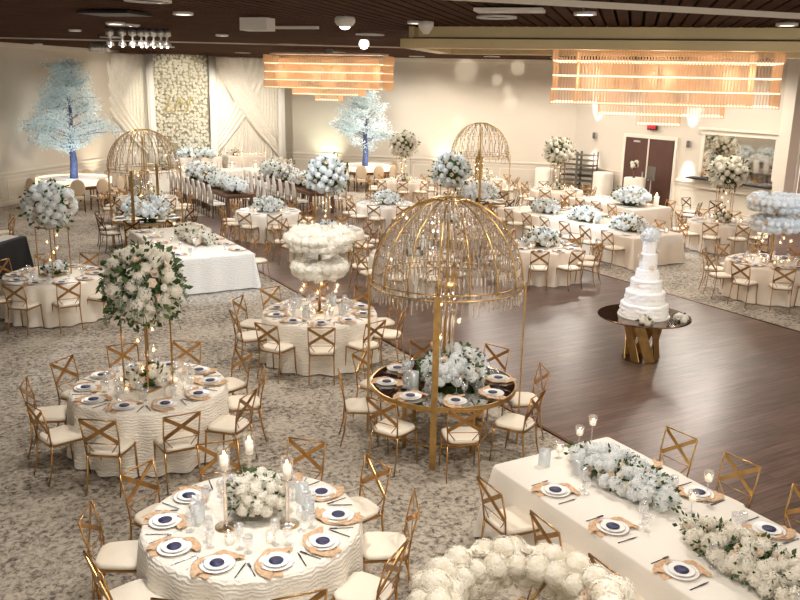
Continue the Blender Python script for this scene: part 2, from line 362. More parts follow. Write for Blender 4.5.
# flowers
def hyd_mesh(r,mname,N=64,fs=.40,seed=1,core=.7,k0=.74,kv=.3):
    rr=random.Random(seed); b=MB(); b.sphere((0,0,0),r*core,10)
    for i in range(N):
        z=1-2*(i+.5)/N; a=i*2.39996; q=math.sqrt(1-z*z); d=Vector((q*cos(a),q*sin(a),z)); 
        t=d.orthogonal().normalized(); t=Matrix.Rotation(rr.random()*6,3,d)@t; s=d.cross(t); c=d*r*(k0+kv*rr.random()); f=r*fs
        for k in range(4):
            w=k*pi/2; u=t*cos(w)+s*sin(w); v=t*cos(w+pi/2)+s*sin(w+pi/2)
            b.add([c,c+(u*.5-v*.28)*f*1.1+d*f*.12,c+u*f*1.15+d*f*rr.uniform(-.1,.25),c+(u*.5+v*.28)*f*1.1+d*f*.12],[(0,1,2,3)])
    return b.mesh('hydrangea',mname,False)
def rose_mesh(r,mname,seed=1):
    rr=random.Random(seed); b=MB(); b.sphere((0,0,.1*r),r*.42,7)
    for ring,(n,rad,h,tilt) in enumerate([(3,.45,.75,.1),(5,.68,.62,.25),(6,.95,.4,.5)]):
        for k in range(n):
            a=2*pi*k/n+ring*.5+rr.random()*.2; w=2*pi/n*.72; pts=[]
            for (da,f,zz) in ((-w,.8,0.05),(w,.8,.05),(w*.8,1,h*.8),(0,1.1+tilt*.2,h),(-w*.8,1,h*.8)):
                pts.append((r*rad*f*cos(a+da),r*rad*f*sin(a+da),r*(zz-.15)))
            b.add(pts+[(r*rad*.25*cos(a),r*rad*.25*sin(a),-.3*r)],[(0,1,2,3,4),(0,5,1)])
    return b.mesh('rose',mname,False)
HY=[hyd_mesh(.1,'bloom',seed=i) for i in range(3)]; HYC=[hyd_mesh(.1,'bloomcool',seed=i+5) for i in range(3)]
RO_=[rose_mesh(.05,'rose',i) for i in range(2)]+[rose_mesh(.05,'bloom',9)]
def leaves_mesh(n,rx,ry,rz,m='leaf',seed=1,size=.07,inner=.75,outer=1.15,zmin=-1):
    rr=random.Random(seed); b=MB()
    for i in range(n):
        while 1:
            d=Vector((rr.gauss(0,1),rr.gauss(0,1),rr.gauss(0,1))).normalized()
            if d.z>zmin: break
        k=rr.uniform(inner,outer); p=Vector((d.x*rx*k,d.y*ry*k,d.z*rz*k)); t=(d+Vector((rr.gauss(0,.5),rr.gauss(0,.5),rr.gauss(0,.5)))).normalized(); s=t.orthogonal().normalized(); s=Matrix.Rotation(rr.random()*6.3,3,t)@s
        L=size*rr.uniform(.7,1.4); w=L*.3
        b.add([p,p+t*L*.45+s*w,p+t*L,p+t*L*.45-s*w],[(0,1,2,3)])
    return b
HYN=[hyd_mesh(.1,'bloom',170,.17,20+i,.86,.9,.16) for i in range(3)]
def blooms(root,spots,seed=0,cool=False,roses=.3,smul=1.0,hy=None):
    rr=random.Random(seed)
    for p,d,s in spots:
        if rr.random()<roses: me=rr.choice(RO_); nm='rose_head'; k=s/.05*.62
        else: me=rr.choice(hy or (HYC if cool else HY)); nm='hydrangea_head'; k=s/.1
        q=Vector(d).to_track_quat('Z','Y').to_matrix().to_4x4()
        link(nm,me,root,Matrix.Translation(p)@q@Matrix.Rotation(rr.random()*6,4,'Z')@Matrix.Scale(k*smul*rr.uniform(.85,1.12),4))
def ell_spots(n,rx,ry,rz,s,seed=0,zmin=-1.0,jit=.1):
    rr=random.Random(seed); out=[]
    for i in range(n):
        z=1-(1-zmin)*(i+.5)/n; a=i*2.39996; q=math.sqrt(max(0,1-z*z)); d=Vector((q*cos(a),q*sin(a),z)); k=1+rr.uniform(-jit,jit)
        out.append(((d.x*rx*k,d.y*ry*k,d.z*rz*k),d,s))
    return out
def bouquet(loc,rx,ry,rz,n,label,cool=False,s=.09,leaves=160,seed=0,rot=0,name='flower_centrepiece',cat='flower arrangement',group=None,zmin=-1,roses=.3,sprigs=True,leafsize=.075):
    r=empty(name,loc,rot,label,cat,group)
    blooms(r,ell_spots(n,rx*.88,ry*.88,rz*.88,s,seed,zmin),seed,cool,roses)
    core=MB(); core.sphere((0,0,0),1,10,(rx*.72,ry*.72,rz*.72)) ; lm=leaves_mesh(leaves,rx,ry,rz,'leaf',seed,leafsize,.72,1.12,zmin); lm.add(core.v,core.f)
    link('foliage',lm.mesh('foliage','leaf',False),r)
    return r
# tablecloths
def cloth_round(R,h,m,seed=0,amp=.045,folds=17,n=150,name='tablecloth'):
    rr=random.Random(seed); ph=[rr.random()*6.3 for _ in range(4)]; b=MB(); 
    rings=[(0.3,h),(.7,h),(.93,h),(.985,h-.001),(1.0,h-.008)]
    for f,z in rings:
        for k in range(n): a=2*pi*k/n; b.v.append((R*f*cos(a),R*f*sin(a),z))
    zs=[h-.05,h-.14,h-.28,h-.45,h-.6,.012]
    for z in zs:
        t=(h-z)/h
        for k in range(n):
            a=2*pi*k/n; w=sin(folds*a+ph[0]+.8*sin(3*a+ph[1]))*.75+.35*sin((folds//2)*a+ph[2]); rad=R+.012+amp*t**.7*(w+.55)
            b.v.append((rad*cos(a),rad*sin(a),z+(.0 if z>.05 else .0)))
    N=len(rings)+len(zs); b.f+=[(j*n+k,(j+1)*n+k,(j+1)*n+(k+1)%n,j*n+(k+1)%n) for j in range(N-1) for k in range(n)]
    b.v.append((0,0,h)); c=len(b.v)-1; b.f+=[(c,k,(k+1)%n) for k in range(n)]
    return b.mesh(name,m)
def cloth_rect(sx,sy,h,m,seed=0,amp=.03,drop=.012,flare=.10):
    rr=random.Random(seed); b=MB(); pts=[]; hx,hy=sx/2,sy/2; cr=.04; 
    per=[]
    def edge(a,c,nrm):
        L=(Vector(c)-Vector(a)).length; k=max(2,int(L/.035))
        for i in range(k): per.append((a[0]+(c[0]-a[0])*i/k,a[1]+(c[1]-a[1])*i/k,nrm[0],nrm[1]))
    def corner(cx,cy,a0):
        for i in range(5):
            a=a0+pi/2*i/5; per.append((cx+cr*cos(a),cy+cr*sin(a),cos(a),sin(a)))
    edge((hx,-hy+cr),(hx,hy-cr),(1,0)); corner(hx-cr,hy-cr,0); edge((hx-cr,hy),(-hx+cr,hy),(0,1)); corner(-hx+cr,hy-cr,pi/2)
    edge((-hx,hy-cr),(-hx,-hy+cr),(-1,0)); corner(-hx+cr,-hy+cr,pi); edge((-hx+cr,-hy),(hx-cr,-hy),(0,-1)); corner(hx-cr,-hy+cr,3*pi/2)
    n=len(per); s=0; ph=[rr.random()*6 for _ in range(3)]
    ws=[]
    for i in range(n):
        p=per[i]; q=per[i-1]; s+=math.hypot(p[0]-q[0],p[1]-q[1]); iscor=abs(p[2]*p[3])>.01
        ws.append((sin(s*13+ph[0]+1.3*sin(s*2.1+ph[1]))*.6+.4*sin(s*6+ph[2])+.2, iscor))
    for z in [h,h-.02,h-.1,h-.25,h-.45,drop]:
        t=(h-z)/h
        for i,(x,y,nx,ny) in enumerate(per):
            w,c=ws[i]; d=.0 if z==h else .008+amp*t**.7*(w+.4)+(flare*t if c else 0); b.v.append((x+nx*d,y+ny*d,z))
    b.f+=[(j*n+k,(j+1)*n+k,(j+1)*n+(k+1)%n,j*n+(k+1)%n) for j in range(5) for k in range(n)]
    b.f.append(tuple(range(n)))
    me=b.mesh('tablecloth',m); return me
# tableware
def plate_mesh(r,m='porcelain',d=.012): return MB().lathe([(r*.55,0),(r*.62,.004),(r*.95,d),(r,d+.002),(r*.93,d),(r*.6,.007),(0.001,.006)],24,cap=False).mesh('plate',m)
PL=plate_mesh(.14); PS=plate_mesh(.105); CARD=MB().lathe([(.058,0),(.058,.003),(.001,.0035)],20).mesh('menu_card','navy')
def napkin():
    b=MB(); n=26; m=8; rr=random.Random(3)
    for i in range(n):
        t=i/(n-1); a=math.radians(40+210*t)
        for j in range(m):
            u=j/(m-1); wdt=.055+.025*sin(t*9)+.05*(abs(t-.5)*2)**3; r=.115+ u*wdt+.012*sin(9*t+u*3)
            z=.006+.026*abs(sin(u*pi*1.5+t*11))*(.6+.4*sin(t*17+2))
            b.v.append((r*cos(a),r*sin(a)*1.05,z))
    b.f=[(i*m+j,i*m+j+1,(i+1)*m+j+1,(i+1)*m+j) for i in range(n-1) for j in range(m-1)]
    b.v+= [(x,y,.004) for x,y in ((-.1,-.17),(.02,-.2),(.03,-.1),(-.09,-.08))]; k=len(b.v); b.f.append((k-4,k-3,k-2,k-1))
    return b.mesh('napkin','blush')
NK=napkin()
def fork():
    b=MB(); b.bar((0,-.1,.004),(0,.035,.004),.008,.003,(0,0,1)); b.bar((0,.035,.004),(0,.055,.005),.02,.003,(0,0,1))
    for x in (-.0085,-.003,.003,.0085): b.bar((x,.055,.005),(x,.1,.006),.0032,.002,(0,0,1))
    return b.mesh('fork','cutlery',False)
def knife():
    b=MB(); b.bar((0,-.11,.004),(0,0,.004),.009,.004,(0,0,1)); b.add([(-.006,0,.004),(.006,0,.004),(.009,.06,.004),(.0,.11,.004),(-.006,.06,.004),(-.006,0,.006),(.006,0,.006),(.009,.06,.006),(.0,.11,.006),(-.006,.06,.006)],[(4,3,2,1,0),(5,6,7,8,9),(0,1,6,5),(1,2,7,6),(2,3,8,7),(3,4,9,8),(4,0,5,9)])
    return b.mesh('knife','cutlery',False)
FK=fork(); KN=knife()
WG=MB().lathe([(.034,0),(.034,.004),(.006,.008),(.005,.085),(.012,.092),(.036,.12),(.043,.15),(.040,.19),(.034,.215),(.033,.215),(.038,.15),(.005,.1)],14,cap=False).mesh('wine_glass','glass')
GB=MB().lathe([(.036,0),(.036,.004),(.01,.012),(.012,.04),(.036,.07),(.041,.11),(.042,.15),(.040,.15),(.038,.11),(.01,.06)],14,cap=False).mesh('water_goblet','glass')
def setting(cx,cy,a,r,z,lvl,desc,grp,rot=None,where=None):
    """a place laid at angle a, radius r from the centre; lvl 3 full .. 0 plate only"""
    x,y=cx+r*cos(a),cy+r*sin(a); rz=(a-pi/2+pi) if rot is None else rot   # local +Y towards the table centre
    c,s=cos(rz),sin(rz); L=lambda dx,dy:(x+dx*c-dy*s,y+dx*s+dy*c)
    ck=where or clock((cx,cy),(x,y))
    rr=R_.uniform(-.25,.25)
    if lvl>=1: link('napkin',NK,None,TR(x,y,z,rz+rr),label='peach gauze napkin at %s of %s'%(ck,desc),cat='napkin',group='napkins on '+grp)
    link('dinner_plate',PL,None,TR(x,y,z+.006,rz),label='white dinner plate at %s of %s'%(ck,desc),cat='plate',group='dinner plates on '+grp)
    if lvl>=2:
        link('side_plate',PS,None,TR(x,y,z+.016,rz),label='small white plate at %s of %s'%(ck,desc),cat='plate',group='side plates on '+grp)
    if lvl>=1: link('menu_card',CARD,None,TR(x,y,z+(.026 if lvl>=2 else .016),rz),label='navy menu card at %s of %s'%(ck,desc),cat='menu card',group='menu cards on '+grp)
    if lvl>=2:
        p=L(-.2,-.02); link('fork',FK,None,TR(p[0],p[1],z,rz+R_.uniform(-.05,.05)),label='silver fork at %s of %s'%(ck,desc),cat='fork',group='forks on '+grp)
        p=L(.2,-.02); link('table_knife',KN,None,TR(p[0],p[1],z,rz+R_.uniform(-.05,.05)),label='silver knife at %s of %s'%(ck,desc),cat='knife',group='knives on '+grp)
    if lvl>=0:
        p=L(.16,.23); link('water_goblet',GB,None,TR(p[0],p[1],z,0),label='clear stemmed goblet at %s of %s'%(ck,desc),cat='glass',group='goblets on '+grp)
    if lvl>=2:
        p=L(.07,.27); link('wine_glass',WG,None,TR(p[0],p[1],z,0),label='tall wine glass at %s of %s'%(ck,desc),cat='glass',group='wine glasses on '+grp)
# candles
VOT=('votive_candle',None,[('glass_cup',MB().lathe([(.035,0),(.04,.01),(.042,.09),(.039,.09),(.036,.012)],12,cap=False).mesh('cup','glass'),None,[]),
  ('candle',MB().lathe([(.03,.005),(.03,.045),(.001,.045)],10).mesh('wax','wax'),None,[]),
  ('candle_flame',MB().sphere((0,0,.06),.009,6,(1,1,1.8)).mesh('fl','flame'),None,[])])
def floatv(h):
    return ('stemmed_candle_glass',None,[('glass_stand',MB().lathe([(.04,0),(.04,.004),(.006,.01),(.005,h),(.03,h+.01),(.046,h+.05),(.046,h+.11),(.043,h+.11),(.03,h+.02)],12,cap=False).mesh('cup','glass'),None,[]),
    ('candle',MB().lathe([(.03,h+.015),(.032,h+.05),(.001,h+.05)],10).mesh('wax','wax'),None,[]),
    ('candle_flame',MB().sphere((0,0,h+.065),.01,6,(1,1,1.8)).mesh('fl','flame'),None,[])])
def stick(h):
    return ('candlestick',None,[('glass_column',MB().lathe([(.085,0),(.085,.012),(.03,.02),(.018,.05),(.016,h-.06),(.026,h-.05),(.018,h-.03),(.055,h),(.06,h+.008)],14).mesh('col','crystal'),None,[]),
    ('base',MB().lathe([(.095,0),(.095,.01),(.05,.016)],18).mesh('base','gold'),None,[]),
    ('candle',MB().lathe([(.034,h+.01),(.036,h+.13),(.001,h+.13)],14).mesh('cdl','wax'),None,[]),
    ('hurricane_glass',MB().lathe([(.052,h+.01),(.054,h+.2),(.052,h+.2)],14,cap=False).mesh('hg','glass'),None,[]),
    ('candle_flame',MB().sphere((0,0,h+.155),.011,6,(1,1,2)).mesh('fl','flame'),None,[])])
TAPER=('taper_candlestick',None,[('holder',MB().lathe([(.05,0),(.05,.01),(.012,.02),(.01,.3),(.02,.31)],10).mesh('hd','crystal'),None,[]),
    ('candle',MB().lathe([(.017,.31),(.015,.6),(.001,.6)],8).mesh('tp','wax'),None,[]),('candle_flame',MB().sphere((0,0,.625),.013,6,(1,1,2)).mesh('fl','flame'),None,[])])
VASE=('frosted_vase',MB().lathe([(.055,0),(.058,.01),(.06,.17),(.057,.17),(.052,.015)],16,cap=False).mesh('vase','frost'),[])
PIL=('pillar_candle',None,[('candle',MB().lathe([(.042,0),(.042,.16),(.001,.16)],12).mesh('pc','wax'),None,[]),('candle_flame',MB().sphere((0,0,.185),.013,6,(1,1,2)).mesh('fl','flame'),None,[])])
# stands
def tallstand(h,w=.20):
    b=[]
    for sx in (-1,1):
        for sy in (-1,1): b.append(('post',MB().box((sx*w,sy*w,h/2),(.015,.015,h)).mesh('post','gold',False),None,[]))
    f=MB()
    for z in (.012,h):
        for s in (-1,1): f.box((0,s*w,z),(2*w,.022,.02)); f.box((s*w,0,z),(.022,2*w,.02))
    b.append(('stand_frame',f.mesh('frame','gold',False),None,[]))
    for k in range(5):
        a=k*2.4; x,y=.1*cos(a),.1*sin(a); L=.12+.11*k
        b.append(('hanging_globe',MB().tube([(x,y,h),(x,y,h-L)],.002,3).sphere((x,y,h-L-.045),.045,10).mesh('hg','glass'),None,[('candle_flame',MB().sphere((x,y,h-L-.055),.012,6).mesh('fl','flame'),None)]))
    return ('centrepiece_stand',None,b)
# ------------------------------------------------------------------ crystal domes
def cage_meshes(dens=1.0,R=.93,z0=2.07,hd=1.02,seed=4):
    rr=random.Random(seed); P=[]
    for i in range(16):
        a=2*pi*i/16+.1; pts=[(R*cos(t)*cos(a),R*cos(t)*sin(a),z0+hd*sin(t)) for t in [pi/2*k/12 for k in range(12)]]
        P.append(('rib',MB().tube(pts,.011,4).mesh('rib','gold'),None,[]))
    for nm,rad,z,w in (('rim_ring',R,z0,.014),('crown_ring',.2,z0+hd*.985,.016),('hoop',R*.78,z0+hd*.62,.006)):
        b=MB(); n=48; 
        for s in ((0,),(-.035,.035))[nm=='rim_ring']: b.tube([(rad*cos(2*pi*k/n),rad*sin(2*pi*k/n),z+s) for k in range(n)],w*.7,4,closed=True)
        P.append((nm,b.mesh(nm,'gold'),None,[]))
    c=MB()
    def drop(x,y,z,L,r):
        vs=[(x,y,z)]+[(x+r*cos(k*pi/2+z*9),y+r*sin(k*pi/2+z*9),z-L*.15) for k in range(4)]+[(x+r*.8*cos(k*pi/2+z*9),y+r*.8*sin(k*pi/2+z*9),z-L*.85) for k in range(4)]+[(x,y,z-L)]
        fs=[(0,1+(k+1)%4,1+k) for k in range(4)]+[(1+k,1+(k+1)%4,5+(k+1)%4,5+k) for k in range(4)]+[(5+k,5+(k+1)%4,9) for k in range(4)]
        c.add(vs,fs)
    for j in range(13):
        t=math.radians(2+j*6.3); rad=R*cos(t)*.985; z=z0+hd*sin(t)-.01; n=int(2*pi*rad/.052*dens)
        for k in range(n):
            if rr.random()<.12: continue
            a=2*pi*k/n+j; drop(rad*cos(a),rad*sin(a),z,rr.uniform(.09,.16),rr.uniform(.008,.013))
    n=int(90*dens)
    for k in range(n): a=2*pi*k/n; drop(R*cos(a),R*sin(a),z0-.04,rr.uniform(.10,.2),.011)
    P.append(('crystal_strands',c.mesh('crystals','crystal',False),None,[]))
    return P
def core_parts(z1=2.0,z0=.9):
    P=[]; b=MB()
    for k in range(10):
        a=2*pi*k/10; b.tube([(.1*cos(a),.1*sin(a),z0-.1*(k%2)),(.1*cos(a),.1*sin(a),z1)],.014,6)
    P.append(('crystal_column',b.mesh('cc','crystal'),None,[]))
    g=MB().tube([(0,0,.76),(0,0,z1+.9)],.02,8); g.box((-.1,.06,(z0+z1)/2),(.05,.012,z1-z0)); g.lathe([(.13,z1),(.13,z1+.03),(.02,z1+.05)],14)
    P.append(('gold_stem',g.mesh('gs','gold',False),None,[]))
    for k in range(6):
        a=k*1.9; z=z0+.15+k*.17; P.append(('candle_globe',MB().sphere((.17*cos(a),.17*sin(a),z),.045,10).mesh('cg','glass'),None,[('candle_flame',MB().sphere((.17*cos(a),.17*sin(a),z-.01),.013,6).mesh('fl','flame'),None)]))
    return P
CM=cage_meshes(1.0); CM2=cage_meshes(.3,seed=9)
def cage(x,y,label,near=True,a0=-129,top=0):
    r=empty('crystal_dome',(x,y,0),0,label,'crystal dome canopy','crystal domes')
    for pn,pm,mw,subs in (CM if near else CM2):
        c=link(pn,pm,r,TR(0,0,top)); 
        if pn=='crystal_strands': c['kind']='stuff'
    for k in range(4):
        a=math.radians(a0+90*k); link('post',MB().box((0,0,(2.1+top)/2),(.02,.075,2.1+top)).mesh('post','gold',False),r,TR(.965*cos(a),.965*sin(a),0,a))
    for pn,pm,mw,subs in core_parts(2.0+top):
        c=link(pn,pm,r)
        for sn,sm,sw in subs: link(sn,sm,c)
    return r
def mirror_table(x,y,label,R=.92):
    r=empty('mirrored_table',(x,y,0),0,label,'table','mirrored round tables')
    link('tabletop',MB().lathe([(R-.02,.735),(R-.02,.757),(.001,.757)],56).mesh('mt','mirror',False),r)
    link('table_rim',MB().lathe([(R-.02,.70),(R,.70),(R,.76),(R-.02,.76),(R-.02,.70)],56,cap=False).mesh('rim','gold',False),r)
    for k in range(4):
        a=math.radians(-84+90*k); link('leg',MB().box((0,0,.35),(.04,.04,.7)).mesh('lg','gold',False),r,TR(.6*cos(a),.6*sin(a),0,a))
    link('stretcher',MB().tube([(.6*cos(2*pi*k/24),.6*sin(2*pi*k/24),.12) for k in range(24)],.014,5,closed=True).mesh('st','gold'),r)
    return r
# ------------------------------------------------------------------ round tables with chairs
def chairs_round(cx,cy,n,ph,desc,grp,tpl=None,rad=1.13,skip=(),word='gold cross-back chair'):
    for k in range(n):
        if k in skip: continue
        a=math.radians(ph+360/n*k); j=R_.uniform(-.03,.03); x,y=cx+(rad+j)*cos(a),cy+(rad+j)*sin(a)
        spawn(tpl or CH,(x,y,0),a+pi/2+R_.uniform(-.09,.09),'%s at %s of %s'%(word,clock((cx,cy),(x,y)),desc),'chair','chairs around '+grp)
def round_table(cx,cy,ph,desc,lvl,m='plain',R=.915,n=10,skip=(),tpl=None,psh=0,amp=.06,seed=0,cl=''):
    o=link('tablecloth',cloth_round(R,.77,m,seed=seed,amp=amp),None,TR(cx,cy,0),label=(cl or 'floor length ivory cloth')+' covering '+desc,cat='tablecloth',group='round tablecloths')
    chairs_round(cx,cy,n,ph,desc,desc,tpl,skip=skip)
    if lvl>=0:
        for k in range(n): setting(cx,cy,math.radians(ph+psh+360/n*k),R-.185,.772,lvl,desc,desc)
D1='the table with three candlesticks'
D2='the table below the rose bouquet'
D3='the twin ring table by the dance floor'
D4='the table next to the black one'
D5='the table in the nearest dome'
def P(n): return n
round_table(2.22,6.24,12,D1,3,'ruffle',seed=1,cl='wave textured ivory cloth')
round_table(2.25,9.91,18.5,D2,3,'ruffle',seed=2,cl='rippled ivory cloth')
round_table(5.54,12.11,-113,D3,2,'ripple',seed=3,cl='textured ivory cloth')
round_table(2.17,16.65,-126,D4,1,'plain',seed=4)
# T1 centre
for i,(x,y,w) in enumerate([(1.98,6.22,'beside the white bouquet, by the blue-lit plates'),(2.34,6.62,'behind the white bouquet'),(2.45,6.02,'in front of the white bouquet')]):
    spawn(stick([.52,.42,.42][i]),(x,y,.772),0,'crystal candlestick with lit pillar candle '+w,'candlestick','candlesticks around the low bouquet')
bouquet((2.3,6.33,.93),.24,.22,.2,42,'low white rose bouquet between three tall candlesticks',s=.062,leaves=260,seed=3,zmin=-.4,leafsize=.05)
for i,(dx,dy) in enumerate([(.42,-.2),(.5,.1),(-.42,.18),(.3,.42)]):
    spawn(VASE,(2.22+dx,6.24+dy,.772),0,'frosted glass cylinder at %s of %s'%(clock((0,0),(dx,dy)),D1),'vase','frosted vases on the candlestick table')
for i,(dx,dy) in enumerate([(-.3,-.28),(0,-.42),(.1,.5),(-.1,.42)]):
    spawn(VOT,(2.22+dx,6.24+dy,.772),0,'small lit votive at %s of %s'%(clock((0,0),(dx,dy)),D1),'candle','votives on the candlestick table')
def tall(cx,cy,label,what,rx=.52,rz=.48,n=60,hst=.86,zc=2.03,cool=False,seed=0,leaves=220,base=True,s=.105,w=.2):
    spawn(tallstand(zc-.40-.772,w),(cx,cy,.772),math.radians(30),'gold four post stand holding '+what,'stand','gold flower stands')
    bouquet((cx,cy,zc),rx,rx,rz,n,label,cool,s,leaves,seed,roses=.28,leafsize=.085)
    if base: bouquet((cx,cy,.86),.24,.24,.12,14,'low flowers and greenery inside the stand of '+what,cool,.07,70,seed+1,zmin=0)
tall(2.25,9.91,'big airy ivory rose bouquet with trailing eucalyptus on gold stand','the big ivory rose bouquet',rx=.44,rz=.46,n=98,leaves=620,seed=11,s=.084)
for i,(dx,dy) in enumerate([(.02,-.02),(-.28,.2),(.3,-.1),(.1,.3),(-.3,-.15)]):
    spawn(VOT,(2.25+dx,9.91+dy,.772 if i else .9),0,'glowing votive at %s of %s'%(clock((0,0),(dx+.001,dy)),D2),'candle','votives under the rose bouquet')
tall(2.17,16.65,'blue lit white bouquet on gold stand beside the black table','the blue lit bouquet near the black table',rx=.46,rz=.42,n=85,zc=2.08,cool=True,seed=21,s=.085)
# sprigs on T2 bouquet
def sprigs(c,R,n,seed,label):
    rr=random.Random(seed); b=MB()
    for i in range(n):
        a=rr.random()*6.28; el=rr.uniform(-.7,.5); p=Vector((cos(a)*cos(el),sin(a)*cos(el),sin(el)))*R; d=p.normalized()
        b.tube([p*(.9+k*.05)+Vector((0,0,-.005*k*k)) for k in range(8)],.003,3)
        for k in range(12):
            kk=k*.6; q=p*(.9+kk*.05)+Vector((0,0,-.005*kk*kk)); t=(d+Vector((rr.gauss(0,.7),rr.gauss(0,.7),rr.gauss(0,.5)))).normalized(); s=t.orthogonal().normalized()
            b.add([q,q+t*.024+s*.012,q+t*.048,q+t*.024-s*.012],[(0,1,2,3)])
    return b.mesh('sprigs','leaf2',False)
for o in list(bpy.data.objects):
    if o.name.startswith('flower_centrepiece') and o.get('label','').startswith('big airy'): link('eucalyptus_sprigs',sprigs((0,0,0),.42,30,5,''),o,kind='stuff')
# floral rings
def ring(cx,cy,z,R,r,label,cool=False,seed=0,near=False,fine=0):
    e=empty('flower_ring',(cx,cy,z),0,label,'flower ring','flower rings on gold stands'); rr=random.Random(seed); sp=[]
    s=.085
    n=int(2*pi*R/(s*(1.65 if near else 1.25)))
    if near: s=.08
    for j in range(5):
        t=2*pi*j/5+.3
        for k in range(n):
            a=2*pi*(k+.5*(j%2))/n; d=Vector((cos(t)*cos(a),cos(t)*sin(a),sin(t))); sp.append(((R*cos(a)+d.x*r*.75,R*sin(a)+d.y*r*.75,d.z*r*.75),d,s*rr.uniform(.85,1.2)))
    blooms(e,sp,seed,cool,.12,hy=HYN if near else None)
    b=MB().tube([(R*cos(2*pi*k/40),R*sin(2*pi*k/40),0) for k in range(40)],r*.62,8,closed=True); link('ring_core',b.mesh('core','bloomcool' if cool else 'bloom'),e)
    return e
def ringstand(cx,cy,z1,z2,R1,R2,label):
    r=empty('ring_stand',(cx,cy,0),0,label,'stand','gold ring stands')
    b=MB().tube([(0,0,.775),(0,0,z2+.05)],.022,8).lathe([(.14,.772),(.14,.785),(.03,.80)],20)
    link('pole',b.mesh('pole','gold'),r)
    for z,R in ((z1,R1),(z2,R2)):
        for k in range(3):
            a=2*pi*k/3+.5; link('arm',MB().tube([(0,0,z-.03),(R*.8*cos(a),R*.8*sin(a),z-.03)],.011,5).mesh('arm','gold'),r)
    for k in range(6):
        a=k*1.047; x,y=R2*.75*cos(a),R2*.75*sin(a); c=link('hanging_globe',MB().tube([(x,y,z1),(x,y,z1-.3)],.002,3).sphere((x,y,z1-.35),.05,10).mesh('hg','glass'),r)
        link('candle_flame',MB().sphere((x,y,z1-.36),.013,6).mesh('fl','flame'),c)
ring(5.54,12.11,1.97,.40,.125,'upper white flower ring above the table by the dance floor',seed=1)
ring(5.54,12.11,1.51,.31,.105,'lower white flower ring above the table by the dance floor',seed=2)
ringstand(5.54,12.11,1.52,1.93,.3,.42,'gold stand carrying both rings by the dance floor')
for i in range(7):
    a=i*.9+.2; d=.2+.1*(i%2); spawn(VOT,(5.54+d*cos(a),12.11+d*sin(a),.772),0,'glowing votive at %s under the twin rings by the dance floor'%clock((0,0),(cos(a),sin(a))),'candle','votives under the twin rings')
for i in range(4):
    a=i*1.57+.6; spawn(VASE,(5.54+.42*cos(a),12.11+.42*sin(a),.772),0,'frosted cylinder glass at %s of %s'%(clock((0,0),(cos(a),sin(a))),D3),'vase','frosted vases by the dance floor')
# nearest ring (its table lies below the frame)
_g=G(521,609,1.86); NR=(_g.x,_g.y)
ring(NR[0],NR[1],1.86,.43,.105,'closest cream hydrangea ring at the bottom edge',seed=31,near=True)
ring(NR[0],NR[1],1.45,.36,.10,'smaller hydrangea ring hanging inside the closest ring',seed=32,near=True)
ringstand(NR[0],NR[1],1.45,1.86,.33,.445,'gold stand of the closest hydrangea rings')
link('tablecloth',cloth_round(.915,.77,'plain',seed=77),None,TR(NR[0]-.0,NR[1],0),label='ivory cloth under the closest hydrangea rings',cat='tablecloth',group='round tablecloths')
# dome table
DX,DY=5.57,8.44
mirror_table(DX,DY,'gold rimmed mirrored round table under the nearest crystal dome')
cage(DX,DY,'large gold crystal dome on four posts nearest, left of the dance floor')
for k in range(8):
    a=math.radians(24+45*k); x,y=DX+1.05*cos(a),DY+1.05*sin(a)
    spawn(CH,(x,y,0),a+pi/2+R_.uniform(-.08,.08),'bronze cross-back chair at %s of %s'%(clock((DX,DY),(x,y)),D5),'chair','chairs around the nearest dome')
    setting(DX,DY,a,.72,.76,3,D5,D5)
bouquet((DX+.12,DY-.05,.93),.42,.38,.26,70,'large low white bouquet on the mirrored table in the nearest dome',True,.07,380,41,zmin=-.3,leafsize=.052)
for i,(dx,dy) in enumerate([(-.28,.45),(.42,-.1),(.35,.3),(-.4,.05)]):
    spawn(VASE,(DX+dx,DY+dy,.76),0,'frosted vase at %s of %s'%(clock((0,0),(dx,dy)),D5),'vase','frosted vases in the nearest dome')
# long table near
DL='the long ivory table'
LX0,LX1,LY1,LY0=4.68,6.2,6.15,.6
link('tablecloth',cloth_rect(LX1-LX0,LY1-LY0,.77,'cloth',5,amp=.015,flare=.16),None,TR((LX0+LX1)/2,(LY0+LY1)/2,0),label='plain ivory floor length cloth on the long table beside the dance floor',cat='tablecloth')
ordn=['first','second','third','fourth','fifth','sixth','seventh','eighth','ninth','tenth','eleventh','twelfth']
for i,Y in enumerate([5.42,4.67,3.92,3.17]):
    for side,X,rz,wd in ((0,4.86,-pi/2,'carpet side'),(1,6.02,pi/2,'dance floor side')):
        if side and i==3: pass
        yy=Y+(.09 if side else 0)+(.0)
        w='%s from far end, %s,'%(ordn[i],wd)
        setting(X,yy,0,0,.772,3 if not side else 3,'the long ivory table','the long table, '+wd,rot=rz,where=w)
        cx=4.40 if not side else 6.50
        spawn(CH if not side else CHG,(cx+.03*R_.uniform(-1,1)+(.14 if not side else 0),yy+.18*(1-side)+.12*side,0),rz+R_.uniform(-.08,.08),'%s cross-back chair, %s from far end, %s of the long table'%('bronze' if not side else 'bright gold',ordn[i],wd),'chair','chairs at the long ivory table')
for i,(x,y,rx,ry,n) in enumerate([(5.52,5.25,.24,.66,84),(5.34,3.60,.25,.70,92)]):
    bouquet((x,y,.87),rx,ry,.16,n,['long low white garland nearer the far end of the long ivory table','long low white garland nearer the close end of the long ivory table'][i],i==0,.066,420,51+i,zmin=-.2,rot=0,leafsize=.048)
